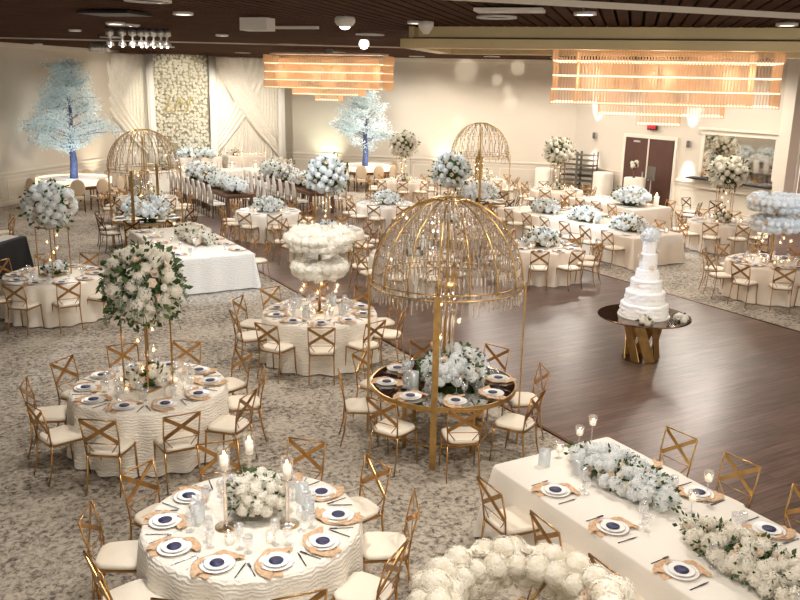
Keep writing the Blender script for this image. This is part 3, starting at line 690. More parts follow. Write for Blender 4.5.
for i,(x,y,h,l) in enumerate([(5.64,5.99,.18,'shorter stemmed candle glass at the far end of the long table'),(5.84,6.02,.24,'taller stemmed candle glass at the far end corner of the long table'),(5.38,5.98,.05,'short candle glass nearest the far edge of the long table'),(5.68,4.55,.1,'low candle glass between the two long garlands'),(5.95,4.62,.2,'stemmed candle glass between the garlands, dance floor side')]):
    spawn(floatv(h),(x,y,.772),0,l,'candle glass','candle glasses on the long table')
spawn(VASE,(5.12,5.9,.772),0,'frosted vase at the far end of the long ivory table','vase')
spawn(VASE,(5.3,5.6,.772),0,'second frosted vase beside the far end garland','vase')
# ------------------------------------------------------------------ rectangular table left
DR='the blue lit table'
link('tablecloth',cloth_rect(1.75,3.9,.77,'ripple',6,amp=.03,flare=.12),None,TR(5.38,19.0,0),label='rippled ivory cloth lit blue on the rectangular table left of the flower rings',cat='tablecloth')
for i in range(5):
    for side in (0,1):
        Y=17.5+i*.75; X=4.72 if not side else 6.04; wd='dome side' if not side else 'dance floor side'
        setting(X,Y,0,0,.772,1,DR,DR+' '+wd,rot=(-pi/2 if not side else pi/2),where='%s from near end, %s,'%(ordn[i],wd))
        if side: spawn(CH,(6.52,Y+.1,0),pi/2+R_.uniform(-.05,.05),'gold cross-back chair, %s from near end of %s'%(ordn[i],DR),'chair','chairs at the blue lit table')
bouquet((5.55,19.0,.9),.32,.95,.2,80,'white and green garland along the blue lit rectangular table',False,.085,260,61,zmin=-.2)
for i,(x,y) in enumerate([(5.4,20.2),(5.75,20.1),(5.9,19.7),(5.2,17.9)]):
    spawn(floatv(.16),(x,y,.772),0,'stemmed candle glass, %s from the far end of %s'%(ordn[i],DR),'candle glass','candle glasses on the blue lit table')
# ------------------------------------------------------------------ far dome tables
def cagetable(x,y,dn,seed,label,cl,top=0):
    mirror_table(x,y,'mirrored round table under '+dn); cage(x,y,cl,False,-123,top)
    for k in range(8):
        a=math.radians(15+45*k); px_,py_=x+1.05*cos(a),y+1.05*sin(a)
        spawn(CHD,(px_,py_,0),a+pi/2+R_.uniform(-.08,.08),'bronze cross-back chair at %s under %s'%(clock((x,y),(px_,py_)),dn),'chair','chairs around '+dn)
        setting(x,y,a,.74,.76,0,dn,dn)
    bouquet((x,y,1.0),.62,.6,.34,95,label,True,.082,220,seed,zmin=-.3)
cagetable(5.35,22.69,'the dome before the stage',71,'wide white bouquet under the crystal dome before the draped stage','smaller gold crystal dome before the draped stage')
cagetable(15.83,22.32,'the farthest dome',72,'wide white bouquet under the farthest crystal dome','farthest gold crystal dome, against the plain corner wall',.12)
# ------------------------------------------------------------------ far round tables
far=[(8.75,22.6,-104,'the table before the covered chairs','low',2),
 (12.6,22.6,-98,'the low bouquet table before the corner tree','low',3),
 (8.95,19.1,-95,'the tall bouquet table behind the rings','tall',4),
 (12.5,18.9,-110,'the bouquet table behind the nearest dome','tall',5),
 (9.35,15.6,-100,'the table seen through the nearest dome','low',6),
 (12.62,15.17,-131,'the table right of the nearest dome','low',7),
 (19.75,15.93,-153,'the bouquet table before the wall mirror','tall',8),
 (20.1,23.5,-110,'the bouquet table before the trolleys','tall',9),
 (16.2,27.8,-120,'the bouquet table by the corner tree','tall',10),
 (6.3,26.6,-110,'the table between dome and stage','low',11),
 (19.3,27.0,-100,'the table near the plain corner wall','low',12),
 (12.9,26.6,-120,'x1','none',13),
 (14.6,24.9,-90,'x2','candle',14),
 (.8,23.3,-24,'the left edge table behind the black','low',15)]
far=[f for f in far if f[3] not in ('x1','x2')]
for x,y,ph,dn,kind,sd in far:
    near_=y<17 and x<14
    round_table(x,y,ph,dn,1 if near_ else 0,'plain' if x<12 else 'beige',seed=sd,cl='pale' if x<12 else 'champagne')
    if kind=='tall':
        tall(x,y,{4:'blue lit white bouquet high behind the twin rings',5:'tall white bouquet right behind the nearest dome',8:'tall white bouquet in front of the wall mirror',9:'tall white bouquet before the shelf trolleys',10:'tall white bouquet right of the corner tree'}[sd],
          {4:'the blue lit bouquet behind the rings',5:'the bouquet behind the nearest dome',8:'the bouquet before the mirror',9:'the bouquet before the trolleys',10:'the bouquet by the corner tree'}[sd],
          rx=.53,rz=.46,n=74,zc=2.14,cool=sd in(4,5),seed=80+sd,leaves=190,s=.088)
    else: bouquet((x,y,.92),.42,.42,.24,50,'low white centrepiece on '+dn,sd in (2,3,6,7),.078,130,90+sd,zmin=-.3)
    for i in range(4):
        a=i*1.57+.4; spawn(VOT,(x+.5*cos(a),y+.5*sin(a),.772),0,'votive candle at %s of %s'%(clock((0,0),(cos(a),sin(a))),dn),'candle','votives on '+dn,1.3)
# round table with rings at the right
D10='the ring table at the right edge'
RX,RY=16.1,11.6
round_table(RX,RY,-167,D10,1,'beige',seed=20,cl='champagne')
ring(RX,RY,1.0+1.06,.47,.14,'upper white flower ring at the right edge',True,seed=41); ring(RX,RY,1.62,.37,.13,'lower white flower ring at the right edge',True,seed=42)
ringstand(RX,RY,1.62,2.06,.37,.47,'gold stand of the flower rings at the right edge')
for i in range(8):
    a=i*.8; d=.25+.12*(i%2); spawn(VOT,(RX+d*cos(a),RY+d*sin(a),.772),0,'glowing votive at %s of %s'%(clock((0,0),(cos(a),sin(a))),D10),'candle','votives at the right edge')
# far rectangular tables
def rect_table(x0,x1,y0,y1,dn,m,seed,n,cl,sides=(0,1)):
    link('tablecloth',cloth_rect(x1-x0,y1-y0,.77,m,seed,amp=.03),None,TR((x0+x1)/2,(y0+y1)/2,0),label=cl+' cloth on '+dn,cat='tablecloth')
    for i in range(n):
        Y=y0+.45+i*(y1-y0-.8)/(n-1)
        for s in sides:
            wd='near side' if s==0 else 'wall side'
            spawn(CH,((x0-.2) if s==0 else (x1+.2),Y,0),(-pi/2 if s==0 else pi/2)+R_.uniform(-.06,.06),'bronze chair, %s on the %s of %s'%(ordn[i],wd,dn),'chair','chairs at '+dn)
            setting(x0+.22 if s==0 else x1-.22,Y,0,0,.772,0,dn,dn+' '+wd,rot=(-pi/2 if s==0 else pi/2),where='%s place, %s'%(ordn[i],wd))
rect_table(15.35,17.1,14.95,20.6,'the wide table behind the cake','beige',8,7,'long champagne')
for i,Y in enumerate([15.9,17.6,19.3]): bouquet((16.15,Y,.9),.34,.55,.26,62,'low cool white flowers, %s along the wide table behind the cake'%ordn[i],True,.078,130,110+i,zmin=-.2)
rect_table(19.0,20.6,18.6,21.6,'the table before the double doors','beige',9,4,'champagne')
bouquet((19.7,19.4,1.0),.5,.7,.34,90,'high cool white flowers on the table in front of the double doors',True,.085,160,121,zmin=-.2)
for i,(x,y) in enumerate([(20.2,20.0),(20.3,19.4),(20.3,18.95)]): spawn(PIL,(x,y,.772),0,'large lit pillar candle, %s from the shelf trolleys'%ordn[i],'candle','pillar candles before the double doors',2.0)
# scattered pillar candles on the wide table
for i in range(9):
    Y=15.2+i*.6; spawn(VOT,(16.75-.1*(i%2),Y,.772),0,'votive, %s along the wide table behind the cake'%ordn[i],'candle','votives on the wide table',1.5)
# ------------------------------------------------------------------ wooden feasting tables with covered chairs
def wood(x0,x1,y0,y1,dn,n,seed):
    r=empty('wooden_table',((x0+x1)/2,(y0+y1)/2,0),0,'walnut plank feasting table, '+dn,'table','walnut feasting tables'); sx,sy=x1-x0,y1-y0
    link('tabletop',MB().box((0,0,.735),(sx,sy,.05)).mesh('tt','brown',False),r); link('apron',MB().box((0,0,.67),(sx-.1,sy-.1,.08)).mesh('ap','brown',False),r)
    for a in(-1,1):
        for b in (-1,0,1): link('leg',MB().box((a*(sx/2-.1),b*(sy/2-.15),.33),(.09,.09,.66)).mesh('lg','brown',False),r)
    for i in range(n):
        Y=y0+.3+i*(y1-y0-.6)/(n-1)
        for s,X,rz in ((0,x0-.22,-pi/2),(1,x1+.22,pi/2)):
            spawn(CV,(X,Y,0),rz+R_.uniform(-.06,.06),'white covered chair, %s from near end, %s side, walnut table %s'%(ordn[i],['left','right'][s],dn),'chair','covered chairs at the walnut tables')
    k=4
    for i in range(k):
        Y=y0+.55+i*(y1-y0-1.1)/(k-1); bouquet(((x0+x1)/2,Y,.95),.4,.62,.26+.2*(i>1),60,'cool white garland mound, %s from the near end, walnut table %s'%(ordn[i],dn),True,.08,120,seed+i,zmin=-.2)
wood(8.75,9.75,26.3,31.6,'before the draped stage',9,130)
wood(11.5,12.5,25.9,31.2,'nearer the corner tree',9,140)
# ------------------------------------------------------------------ head table, stage, drapes
link('tablecloth',cloth_rect(6.2,.85,.77,'plain',12,amp=.04),None,TR(11.2,33.9,0),label='ivory swagged cloth on the head table with glass globes',cat='tablecloth')
GL=('glass_globe',None,[('globe',MB().sphere((0,0,.17),.17,16).mesh('gl','glass'),None,[]),('candle',MB().lathe([(.05,.01),(.05,.12),(.001,.12)],10).mesh('wx','wax'),None,[]),('candle_flame',MB().sphere((0,0,.16),.03,8,(1,1,1.5)).mesh('fl','flame'),None,[])])
for i,u in enumerate([193,221,236,256,272,284]):
    p=G(u,171,.8); spawn(GL,(min(14.1,8.45+i*1.02),33.75,.772),0,'clear candle globe, %s along the head table'%ordn[i],'candle globe','candle globes on the head table')
for i in range(5):
    spawn(TAPER,(8.9+i*1.05,34.05,.772),0,'tall taper candle, %s along the head table'%ordn[i],'candlestick','tapers on the head table')
bouquet((13.6,33.8,.92),.7,.35,.25,44,'pale rose runner at the tree end of the head table',False,.1,120,151,zmin=-.2)
struct('stage_floor',MB().box((11.4,35.9,.2),(7.2,2.1,.4)),'carpet')
link('sweetheart_table',cloth_rect(2.0,.8,.78,'beige',13,amp=.04),None,TR(10.5,35.5,.4),label='couple table on the stage under a teal and white flower garland',cat='table')
bouquet((10.5,35.4,1.28),.98,.42,.22,60,'teal lit flower garland draped over the couple table',True,.11,300,160,zmin=-.5,roses=.2)
link('dessert_table',cloth_rect(1.7,.7,.78,'beige',14,amp=.03),None,TR(12.7,35.5,.4),label='plain covered dessert table on the stage beside the couple table',cat='table')
bouquet((12.3,35.5,1.3),.3,.25,.18,16,'small ivory flower cluster on the dessert table',False,.09,30,165,zmin=-.1)
for i in range(8): spawn(VOT,(12.2+i*.16,35.3,1.182),0,'tiny candle, %s along the dessert table'%ordn[i],'candle','candles on the dessert table',1.3)
def drape(name,x0,x1,y,z0,z1,label,folds=22,cross=True,seed=0):
    r=empty(name,((x0+x1)/2,y,0),0,label,'drape','stage drapes'); n=int((x1-x0)/.03); b=MB(); m=14; w=x1-x0
    for j in range(m):
        z=z0+(z1-z0)*j/(m-1)
        for i in range(n):
            t=i/(n-1); b.v.append((-w/2+w*t,.05*sin(t*folds*6.28+.6*sin(j*.4)+seed)*(.6+.4*sin(t*17))+.02*sin(j*1.3+t*30),z))
    b.f=[(j*n+i,j*n+i+1,(j+1)*n+i+1,(j+1)*n+i) for j in range(m-1) for i in range(n-1)]
    link('back_panel',b.mesh('bp','drape'),r)
    if cross:
        for s in (1,-1):
            b=MB(); n2=26; L=30
            for i in range(L):
                t=i/(L-1)
                for k in range(n2):
                    u=k/(n2-1); topx=-s*w*.46+s*w*.42*u*(1-.0); bx=s*w*(.47)-s*.10*u
                    x=topx+(bx-topx)*(t**1.15); z=z1-.05-(z1-z0-1.1-.9*u)*t-.25*sin(pi*t)
                    b.v.append((x,-.12-.03*s+.045*sin(u*26+t*3),z))
            b.f=[(i*n2+k,i*n2+k+1,(i+1)*n2+k+1,(i+1)*n2+k) for i in range(L-1) for k in range(n2-1)]
            link('swag',b.mesh('sw','drape'),r)
    return r
drape('stage_drape',5.9,9.0,36.5,.01,5.3,'crossed sheer ivory drape left of the flower wall',24)
drape('stage_drape',11.55,14.7,36.5,.01,5.3,'crossed sheer ivory drape right of the flower wall',24,seed=2)
def pole_drape(x,label):
    b=MB(); n=24
    for j,(z,k) in enumerate([(.41,1.2),(1.5,1.0),(3,.9),(5.3,.9)]):
        for i in range(n): a=2*pi*i/n; q=.17*k*(1+.12*sin(6*a)); b.v.append((q*cos(a),q*sin(a)*.6,z))
    b.f=[(j*n+i,j*n+(i+1)%n,(j+1)*n+(i+1)%n,(j+1)*n+i) for j in range(3) for i in range(n)]+[tuple(range(n))[::-1],tuple(3*n+i for i in range(n))]
    link('curtain_column',b.mesh('cc','sash'),None,TR(x,36.25,0),label=label,cat='curtain')
pole_drape(8.98,'gathered white curtain column at the left edge of the flower wall'); pole_drape(11.62,'gathered white curtain column at the right edge of the flower wall'); pole_drape(14.75,'gathered white curtain column at the corner by the corner tree')
fwl=empty('flower_wall',(10.25,36.45,0),0,'tall panel packed with cream roses and gold initials','flower wall')
b=MB().box((0,.06,2.95),(2.35,.08,4.75)); link('panel',b.mesh('pn','wallgreen',False),fwl)
rr=random.Random(5); b=MB()
for i in range(500):
    x=rr.uniform(-1.17,1.17); z=rr.uniform(.62,5.3); L=.09; a=rr.random()*6.28; d=Vector((cos(a),-rr.random(),sin(a))).normalized(); s=d.orthogonal()
    p=Vector((x,.0,z)); b.add([p,p+d*L*.5+s*L*.25,p+d*L,p+d*L*.5-s*L*.25],[(0,1,2,3)])
link('foliage',b.mesh('fw','leaf2',False),fwl)
fl=MB()
for k,(nx) in enumerate(range(18)):
    for nz in range(35):
        x=-1.1+nx*.13+rr.uniform(-.05,.05); z=.7+nz*.133+rr.uniform(-.05,.05)
        if rr.random()<.05: continue
        q=Matrix.Translation((x,-.03-rr.random()*.04,z))@Matrix.Rotation(pi/2,4,'X')@Matrix.Rotation(rr.random()*6,4,'Z')@Matrix.Scale(rr.uniform(1.0,1.55),4)
        me=RO_[rr.randrange(3)]; 
        fl.add([q@v.co for v in me.vertices],[tuple(p.vertices) for p in me.polygons])
o=link('rose_heads',fl.mesh('roses','bloom',False),fwl,kind='stuff')
for body,dx,sz in (('L',-.28,.95),('M',.22,.95)):
    fc=bpy.data.curves.new('initial','FONT'); fc.body=body; fc.size=sz; fc.align_x='CENTER'; fc.align_y='CENTER'; fc.extrude=.02; fc.shear=.35; fc.offset=-.02; fc.materials.append(M['initgold'])
    fo=txt('initial',fc); fo.parent=fwl; fo.matrix_basis=TR(dx-.3,-.24,3.25,rx=pi/2)
# ------------------------------------------------------------------ trees on light tables
def tree(x,y,zb,ztop,rx,label,seed,rz=None):
    rr=random.Random(seed); r=empty('blossom_tree',(x,y,zb),0,label,'artificial tree','blossom trees'); h=ztop-zb
    tr=MB(); pts=[(0,0,0),(.04,.02,h*.15),(-.02,.0,h*.35),(.05,.03,h*.55),(.0,.0,h*.9)]; tr.tube(pts,.1,8,rs=[.14,.12,.09,.06,.015]); link('trunk',tr.mesh('trunk','trunk'),r)
    br=MB(); tips=[]
    def env(z): # canopy radius by height fraction
        t=(z/h-.22)/.78; 
        return rx*max(.06,min(1,(t*5)))*max(.0,(1-max(0,t-.15)/.9))**1.05
    for i in range(50):
        z0=h*rr.uniform(.2,.86); a=rr.random()*6.28; z1=min(h*.97,z0+h*rr.uniform(.02,.2)); R=env(z1)*rr.uniform(.6,1.08)
        p0=Vector((0,0,z0)); p1=Vector((R*cos(a),R*sin(a),z1)); mid=(p0+p1)/2+Vector((0,0,rr.uniform(0,.15)))
        br.tube([p0,mid,p1],.02,4,rs=[.03,.018,.006]); tips+=[p0.lerp(p1,k) for k in (.45,.6,.75,.88,1.0)]+[mid]
        for q in range(3):
            s=mid.lerp(p1,rr.random()); e=s+Vector((rr.gauss(0,.3),rr.gauss(0,.3),rr.uniform(-.05,.35)))*rx*.35; 
            br.tube([s,e],.008,3); tips+=[s.lerp(e,.5),e]
    link('branches',br.mesh('branches','branch'),r)
    b=MB()
    for p in tips:
        if rr.random()<.22: continue
        for k in range(36):
            q=p+Vector((rr.gauss(0,.11),rr.gauss(0,.11),rr.gauss(0,.08))); t=Vector((rr.gauss(0,1),rr.gauss(0,1),rr.gauss(0,1))).normalized(); s=t.orthogonal().normalized(); L=rr.uniform(.045,.09)
            b.add([q,q+t*L*.5+s*L*.35,q+t*L,q+t*L*.5-s*L*.35],[(0,1,2,3)])
    link('blossoms',b.mesh('blossoms','blossom',False),r,kind='stuff')
def treetable(x,y,R,z,label,seed):
    r=empty('light_table',(x,y,0),0,label,'table','ring tables under the trees'); n=72
    link('tabletop',MB().lathe([(R,z-.05),(R,z),(.3,z),(.3,z-.05)],n,cap=False).lathe([(.3,z-.05),(.3,z),(.001,z)],20).mesh('tt','porcelain',False),r)
    link('lit_rim',MB().lathe([(R+.005,z-.15),(R+.02,z-.15),(R+.02,z+.03),(R-.05,z+.03),(R-.05,z)],n,cap=False).mesh('lr','barlight',False),r)
    b=MB()
    for k in range(90):
        a=2*pi*k/90; b.box((0,0,z+.06),(.012,.012,.1),Matrix.Translation((R*.97*cos(a),R*.97*sin(a),0)))
    o=link('crystal_fringe',b.mesh('cf','crystal',False),r,kind='stuff')
    link('skirt',MB().lathe([(R-.04,z-.28),(R-.02,z-.15)],n,cap=False).mesh('sk','brown',False),r)
    for k in range(10):
        a=2*pi*k/10; link('leg',MB().tube([(R*.9*cos(a),R*.9*sin(a),z-.2),(R*.86*cos(a),R*.86*sin(a),0)],.03,5).mesh('lg','brown'),r)
treetable(4.9,31.0,1.22,.95,'round walnut table with glowing white rim below the left tree',1)
tree(4.9,31.0,.95,4.85,2.15,'tall white blossom tree lit blue, left of the drapes',3)
_t=G(365,166,.92); TX,TY=_t.x,_t.y
treetable(TX,TY,1.12,.92,'round walnut table with glowing white rim below the corner tree',2)
tree(TX,TY,.92,4.15,1.9,'white blossom tree lit blue before the plain corner wall',8)
for i in range(9):
    a=math.radians(-150+i*27); x,y=4.9+1.5*cos(a),31+1.5*sin(a)
    spawn(OV,(x,y,0),a+pi/2,'oatmeal oval-back chair at %s of the left tree table'%clock((4.9,31),(x,y)),'chair','oval chairs at the left tree')
for i in range(8):
    a=math.radians(-175+i*26); x,y=TX+1.35*cos(a),TY+1.35*sin(a)
    spawn(OV,(x,y,0),a+pi/2,'oatmeal oval-back chair at %s of the corner tree table'%clock((TX,TY),(x,y)),'chair','oval chairs at the corner tree')
# ------------------------------------------------------------------ left edge: black table
link('tablecloth',cloth_rect(3.0,1.3,.77,'black_cloth',17,amp=.02),None,TR(.75,20.9-.6,0,rz=math.radians(51.5)),label='plain black floor length cloth on the table at the left edge',cat='tablecloth')
link('table_runner',MB().box((0,0,.004),(2.9,.42,.006)).mesh('rn','porcelain',False),None,TR(.98,20.25-.15,.772,math.radians(51.5)),label='white lace runner along the black cloth table',cat='runner')
RG=('red_glass',MB().lathe([(.05,0),(.06,.02),(.05,.16),(.03,.2)],12).mesh('rg','redglass'),[])
spawn(RG,(1.45,21.3,.772),0,'red glass lantern on the black cloth table','lantern')
# ------------------------------------------------------------------ cake
CX,CY=10.28,9.62
tb=empty('cake_table',(CX,CY,0),0,'smoked glass cake table on twisted gold fins, on the dance floor','table')
link('tabletop',MB().lathe([(.74,.735),(.755,.74),(.755,.755),(.74,.76),(.001,.76)],64).mesh('ct','smoked',False),tb)
for k in range(7):
    a=2*pi*k/7; b=MB(); b.bar((.30*cos(a),.30*sin(a),.735),(.27*cos(a+.95),.27*sin(a+.95),.01),.16,.018,(cos(a+.45),sin(a+.45),0)); link('fin',b.mesh('fin','gold',False),tb)
link('base',MB().lathe([(.3,0),(.3,.012),(.001,.014)],32).mesh('bs','darkgold',False),tb)
ck=empty('wedding_cake',(CX-.02,CY,.762),0,'tall white ruffled wedding cake with flower top on the smoked table','cake')
link('cake_board',MB().lathe([(.42,0),(.42,.015),(.001,.016)],40).mesh('cb','porcelain',False),ck)
def tier(r0,r1,z0,z1,seed,amp=.05):
    rr=random.Random(seed); prof=[]; k=max(4,int((z1-z0)/.02))
    for j in range(k+1):
        t=j/k; r=(r0+(r1-r0)*t)*(1+.03*abs(sin(t*pi*((z1-z0)/.07)))); prof.append((r,z0+(z1-z0)*t))
    prof.append((prof[-1][0]*.9,z1+.008)); prof.append((.001,z1+.01))
    return MB().lathe(prof,90,wob=lambda a,z: amp*noise.noise(Vector((cos(a)*4,sin(a)*4,z*26+seed)))+.4*amp*noise.noise(Vector((cos(a)*14,sin(a)*14,z*40+seed)))).mesh('tier','icing')
for (r0,r1,z0,z1) in ((.39,.37,.016,.22),(.33,.31,.22,.42),(.255,.24,.42,.62),(.20,.17,.62,.78),(.145,.13,.78,1.05),(.115,.11,1.05,1.24)):
    link('cake_tier',tier(r0,r1,z0,z1,z1),ck)
tp=link('cake_topper',HYC[0],ck,TR(0,0,1.33,s=1.5)); 
for i in range(11):
    a=i*2.4; link('sugar_flower',RO_[i%3],ck,TR(.3*(1-i*.055)*cos(a),.3*(1-i*.055)*sin(a),.2+.09*i,a,s=.9,ry=.9))
for i,(dx,dy,l) in enumerate([(-.42,-.45,'small cream rose pair at the front edge of the cake table'),(.32,-.60,'cream rose cluster at the right edge of the cake table')]):
    r=bouquet((CX+dx*.9,CY+dy*.9,.80),.1,.09,.06,8,l,False,.055,14,200+i,zmin=-.1)
# ------------------------------------------------------------------ shelf trolleys + cocktail tables
def rack(x,y,rz,label):
    r=empty('shelf_trolley',(x,y,0),rz,label,'trolley','steel shelf trolleys')
    for a in(-1,1):
        for b_ in (-1,1): link('upright',MB().box((a*.33,b_*.27,.92),(.04,.04,1.76)).mesh('up','grey',False),r); 
        for b_ in (-1,1): link('caster',MB().sphere((a*.3,b_*.25,.04),.04,8).mesh('cs','black'),r)
    for k in range(8): link('tray',MB().box((0,0,.2+k*.21),(.64,.56,.035)).mesh('ty','grey' if k!=3 else 'black',False),r)
ra=math.radians(-60)
rack(23.75,27.0,ra,'tall steel shelf trolley next to the corner wall'); rack(23.98,26.25,ra,'tall steel shelf trolley next to the cloth draped cocktail table')
def cocktail(x,y,h,label):
    link('cocktail_table',cloth_round(.38,h,'plain',seed=int(y*10),amp=.02,folds=9,n=60),None,TR(x,y,0),label=label,cat='cocktail table',group='cocktail tables')
cocktail(24.0,25.3,1.08,'pale draped cocktail table between trolleys and doors'); cocktail(23.3,28.1,1.0,'pale draped cocktail table between trolleys and corner wall')
cocktail(23.6,23.2,1.1,'white draped cocktail table in front of the double doors')
ps=empty('sign_stand',(23.9,22.7,0),0,'pale grey sign board on a stand before the double doors','sign')
link('board',MB().box((0,0,1.3),(.04,.4,.5)).mesh('bd','grey',False),ps); link('pole',MB().box((.03,0,.55),(.03,.03,1.1)).mesh('pl','steel',False),ps); link('base',MB().box((.02,0,.015),(.36,.36,.03)).mesh('bs','steel',False),ps)
vs=spawn(('standing_vase',MB().lathe([(.06,0),(.04,.05),(.05,.25),(.08,.4),(.07,.4)],12).mesh('sv','brown'),[]),(23.5,23.15,1.105),0,'brown vase on the white cocktail table by the doors','vase')
bouquet((23.5,23.15,1.58),.14,.14,.12,8,'small white posy in the brown vase by the doors',False,.08,14,210)
# spare gold chairs near the doors
for i in range(4):
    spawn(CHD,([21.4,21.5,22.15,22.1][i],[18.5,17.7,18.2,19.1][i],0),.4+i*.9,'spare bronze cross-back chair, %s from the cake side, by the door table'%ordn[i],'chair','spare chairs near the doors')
# uplight at right
up=empty('uplight',(24.1,16.2,0),0,'round violet floor uplight near the pilaster','floor lamp')
link('housing',MB().lathe([(.16,0),(.18,.02),(.18,.14),(.15,.16)],20).mesh('hs','porcelain'),up); link('lens',MB().lathe([(.14,.162),(.001,.17)],20).mesh('ln','pinklamp'),up)
light('uplight_lamp','POINT',(24.1,16.2,.3),1,(225,150,255),.1)
struct('floor_side',MB().box((22.6,10.9,-.002),(4.2,12.6,.024)),'planks')
# ------------------------------------------------------------------ ceiling fittings
def coffer(cx,cy,l,w,z0,label,name):
    e=Matrix.Translation((cx,cy,0))@Matrix.Rotation(-pi/4,4,'Z'); b=MB()
    for s in(-1,1):
        b.box((0,s*w,(z0+ZC)/2+.07),(2*l-.3,.10,ZC-z0-.14),e); b.box((0,s*(w+.05),z0+.08),(2*l+.2,.34,.16),e)
        b.box((s*l,0,(z0+ZC)/2+.07),(.10,2*w,ZC-z0-.14),e); b.box((s*(l+.0),0,z0+.08),(.34,2*w+.3,.16),e)
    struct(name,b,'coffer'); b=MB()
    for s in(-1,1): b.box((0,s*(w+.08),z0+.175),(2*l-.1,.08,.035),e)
    b.box((-l-.02,0,z0+.175),(.12,2*w,.035),e); struct('painted_shadow_line',b,'brown')  # brown strip stands in for the shadow line between lip and upper box
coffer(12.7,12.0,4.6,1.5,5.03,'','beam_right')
def chandelier(cx,cy,z1,label,s=1):
    r=empty('chandelier',(cx,cy,0),-pi/4,label,'chandelier','tiered glass rod chandeliers'); rr=random.Random(int(cx*10))
    rods=MB(); li=0
    def rect(L,Wd,za,zb,step=.055):
        n=int(L/step)
        for i in range(n+1):
            x=-L/2+L*i/n
            for y in (-Wd/2,Wd/2): rods.box((x,y,(za+zb)/2),(.017,.017,za-zb+rr.uniform(-.02,.0)),None)
        n=int(Wd/step)
        for i in range(1,n):
            y=-Wd/2+Wd*i/n
            for x in (-L/2,L/2): rods.box((x,y,(za+zb)/2),(.017,.017,za-zb))
    tiers=[(4.1,1.3,z1,z1-.28),(4.06,1.26,z1-.29,z1-.54),(4.06,1.26,z1-.55,z1-.80),(4.1,1.3,z1-.81,z1-1.08),(3.2,1.0,z1-.1,z1-1.08),(2.3,.8,z1-1.0,z1-1.28),(.8,.45,z1-1.2,z1-1.46)]
    for t in tiers: rect(t[0]*s,t[1],t[2],t[3])
    o=link('glass_rods',rods.mesh('rods','rods',False),r,kind='stuff')
    for (L,Wd,z) in ((4.08,1.28,z1-.27),(4.08,1.28,z1-.54),(4.08,1.28,z1-.80),(4.08,1.28,z1-1.04),(2.28,.78,z1-1.24),(.8,.45,z1-1.42)):
        b=MB()
        for q in(-1,1): b.box((0,q*(Wd/2-.03),z),(L*s,.02,.022)); b.box((q*(L*s/2-.03),0,z),(.02,Wd,.022))
        link('light_strip',b.mesh('ls','led',False),r)
    link('ceiling_plate',MB().box((0,0,z1+.05),(3.8*s,1.0,.06)).box((0,0,(z1+ZC)/2+.05),(.2,.2,ZC-z1)).mesh('cp','steel',False),r)
    e=Matrix.Translation((cx,cy,0))@Matrix.Rotation(-pi/4,4,'Z')
    for q in (-1.4,0,1.4): 
        p=e@Vector((q,0,z1-.55)); light('chandelier_lamp','POINT',p,16,(255,228,196),.25)
chandelier(12.75,12.05,5.14,'large tiered glass rod chandelier over the dance floor at right')
chandelier(12.4,26.3,5.2,'tiered glass rod chandelier toward the stage')
# beams
def beamline(name,u0,v0,u1,v1,z,w,h,m,ext=(0,0)):
    a=G(u0,v0,z); b_=G(u1,v1,z); d=(b_-a).normalized(); a=a-d*ext[0]; b_=b_+d*ext[1]
    mb=MB().bar(a+Vector((0,0,h/2)),b_+Vector((0,0,h/2)),w,h,(0,0,1)); struct(name,mb,m)
beamline('beam_front',430,-1,800,19,5.32,.05,.07,'trim',(1.5,2.5))
beamline('beam_left',0,38.5,415,48.5,5.24,.05,.03,'trim',(4,0.3))
def downlight(u,v,label,r=.12,on=True,energy=0):
    p=G(u,v,ZC-.02); e=empty('downlight',(p.x,p.y,ZC-.05),0,label,'ceiling light','recessed ceiling downlights')
    link('trim_ring',MB().lathe([(r,0),(r+.03,0),(r+.03,.045),(r,.045)],20,cap=False).mesh('tr','white'),e); link('lamp_face',MB().lathe([(r,.01),(.001,.005)],20).mesh('lf','lampface'),e)
    if energy: light('downlight_lamp','SPOT',(p.x,p.y,ZC-.1),energy,(255,226,190),.12,(p.x,p.y,0),120,.9)
for i,(u,v,r,l) in enumerate([(115,23,.15,'lit downlight left of the hanging spot bar'),(75,30,.11,'small downlight at the left above the first tree'),(183,13,.13,'oval downlight above the spot bar'),(585,13,.13,'bright round downlight above the gold coffer'),(787,24,.13,'downlight at the right end above the gold coffer'),(222,35,.12,'small downlight right of the spot bar'),(415,22,.1,'dim downlight near the smoke detector'),(38,44.0,.12,'small downlight beyond the pale beam at the left'),(595,40,.0,'')]):
    if l: downlight(u,v,l,r)
p=G(345,18.5,ZC-.03); e=empty('ceiling_spotlight',(p.x,p.y,ZC-.06),0,'bright dome spotlight in the slatted ceiling above the stage chandelier','spotlight')
link('housing',MB().sphere((0,0,0),.17,14,(1,1,.7)).mesh('hs','white'),e); link('lamp_face',MB().sphere((0,0,-.09),.09,10,(1,1,.6)).mesh('lf','lampface'),e)
p=G(364,42,ZC-.05); e=empty('ceiling_spotlight',(p.x,p.y,ZC-.1),0,'small bright spotlight above the corner tree','spotlight'); link('lamp_face',MB().sphere((0,0,0),.13,10).mesh('lf','lampface'),e)
p=G(426,26.5,ZC-.1); e=empty('smoke_detector',(p.x,p.y,ZC-.1),0,'white cone shaped smoke detector beside the gold coffer','smoke detector'); link('housing',MB().lathe([(.05,-.12),(.13,.0),(.13,.08),(.05,.09)],16).mesh('sd','white'),e)
def panel(u0,u1,v,w,name,label,cat,m,th=.04,z=None):
    a=G(u0,v,z or ZC-.05); b_=G(u1,v,z or ZC-.05); mb=MB().bar(a,b_,w,th,(0,0,1)); o=link(name,mb.mesh(name,m,False),label=label,cat=cat); 
    c=(a+b_)/2
    for v_ in o.data.vertices: v_.co-=c
    o.location=c; return o
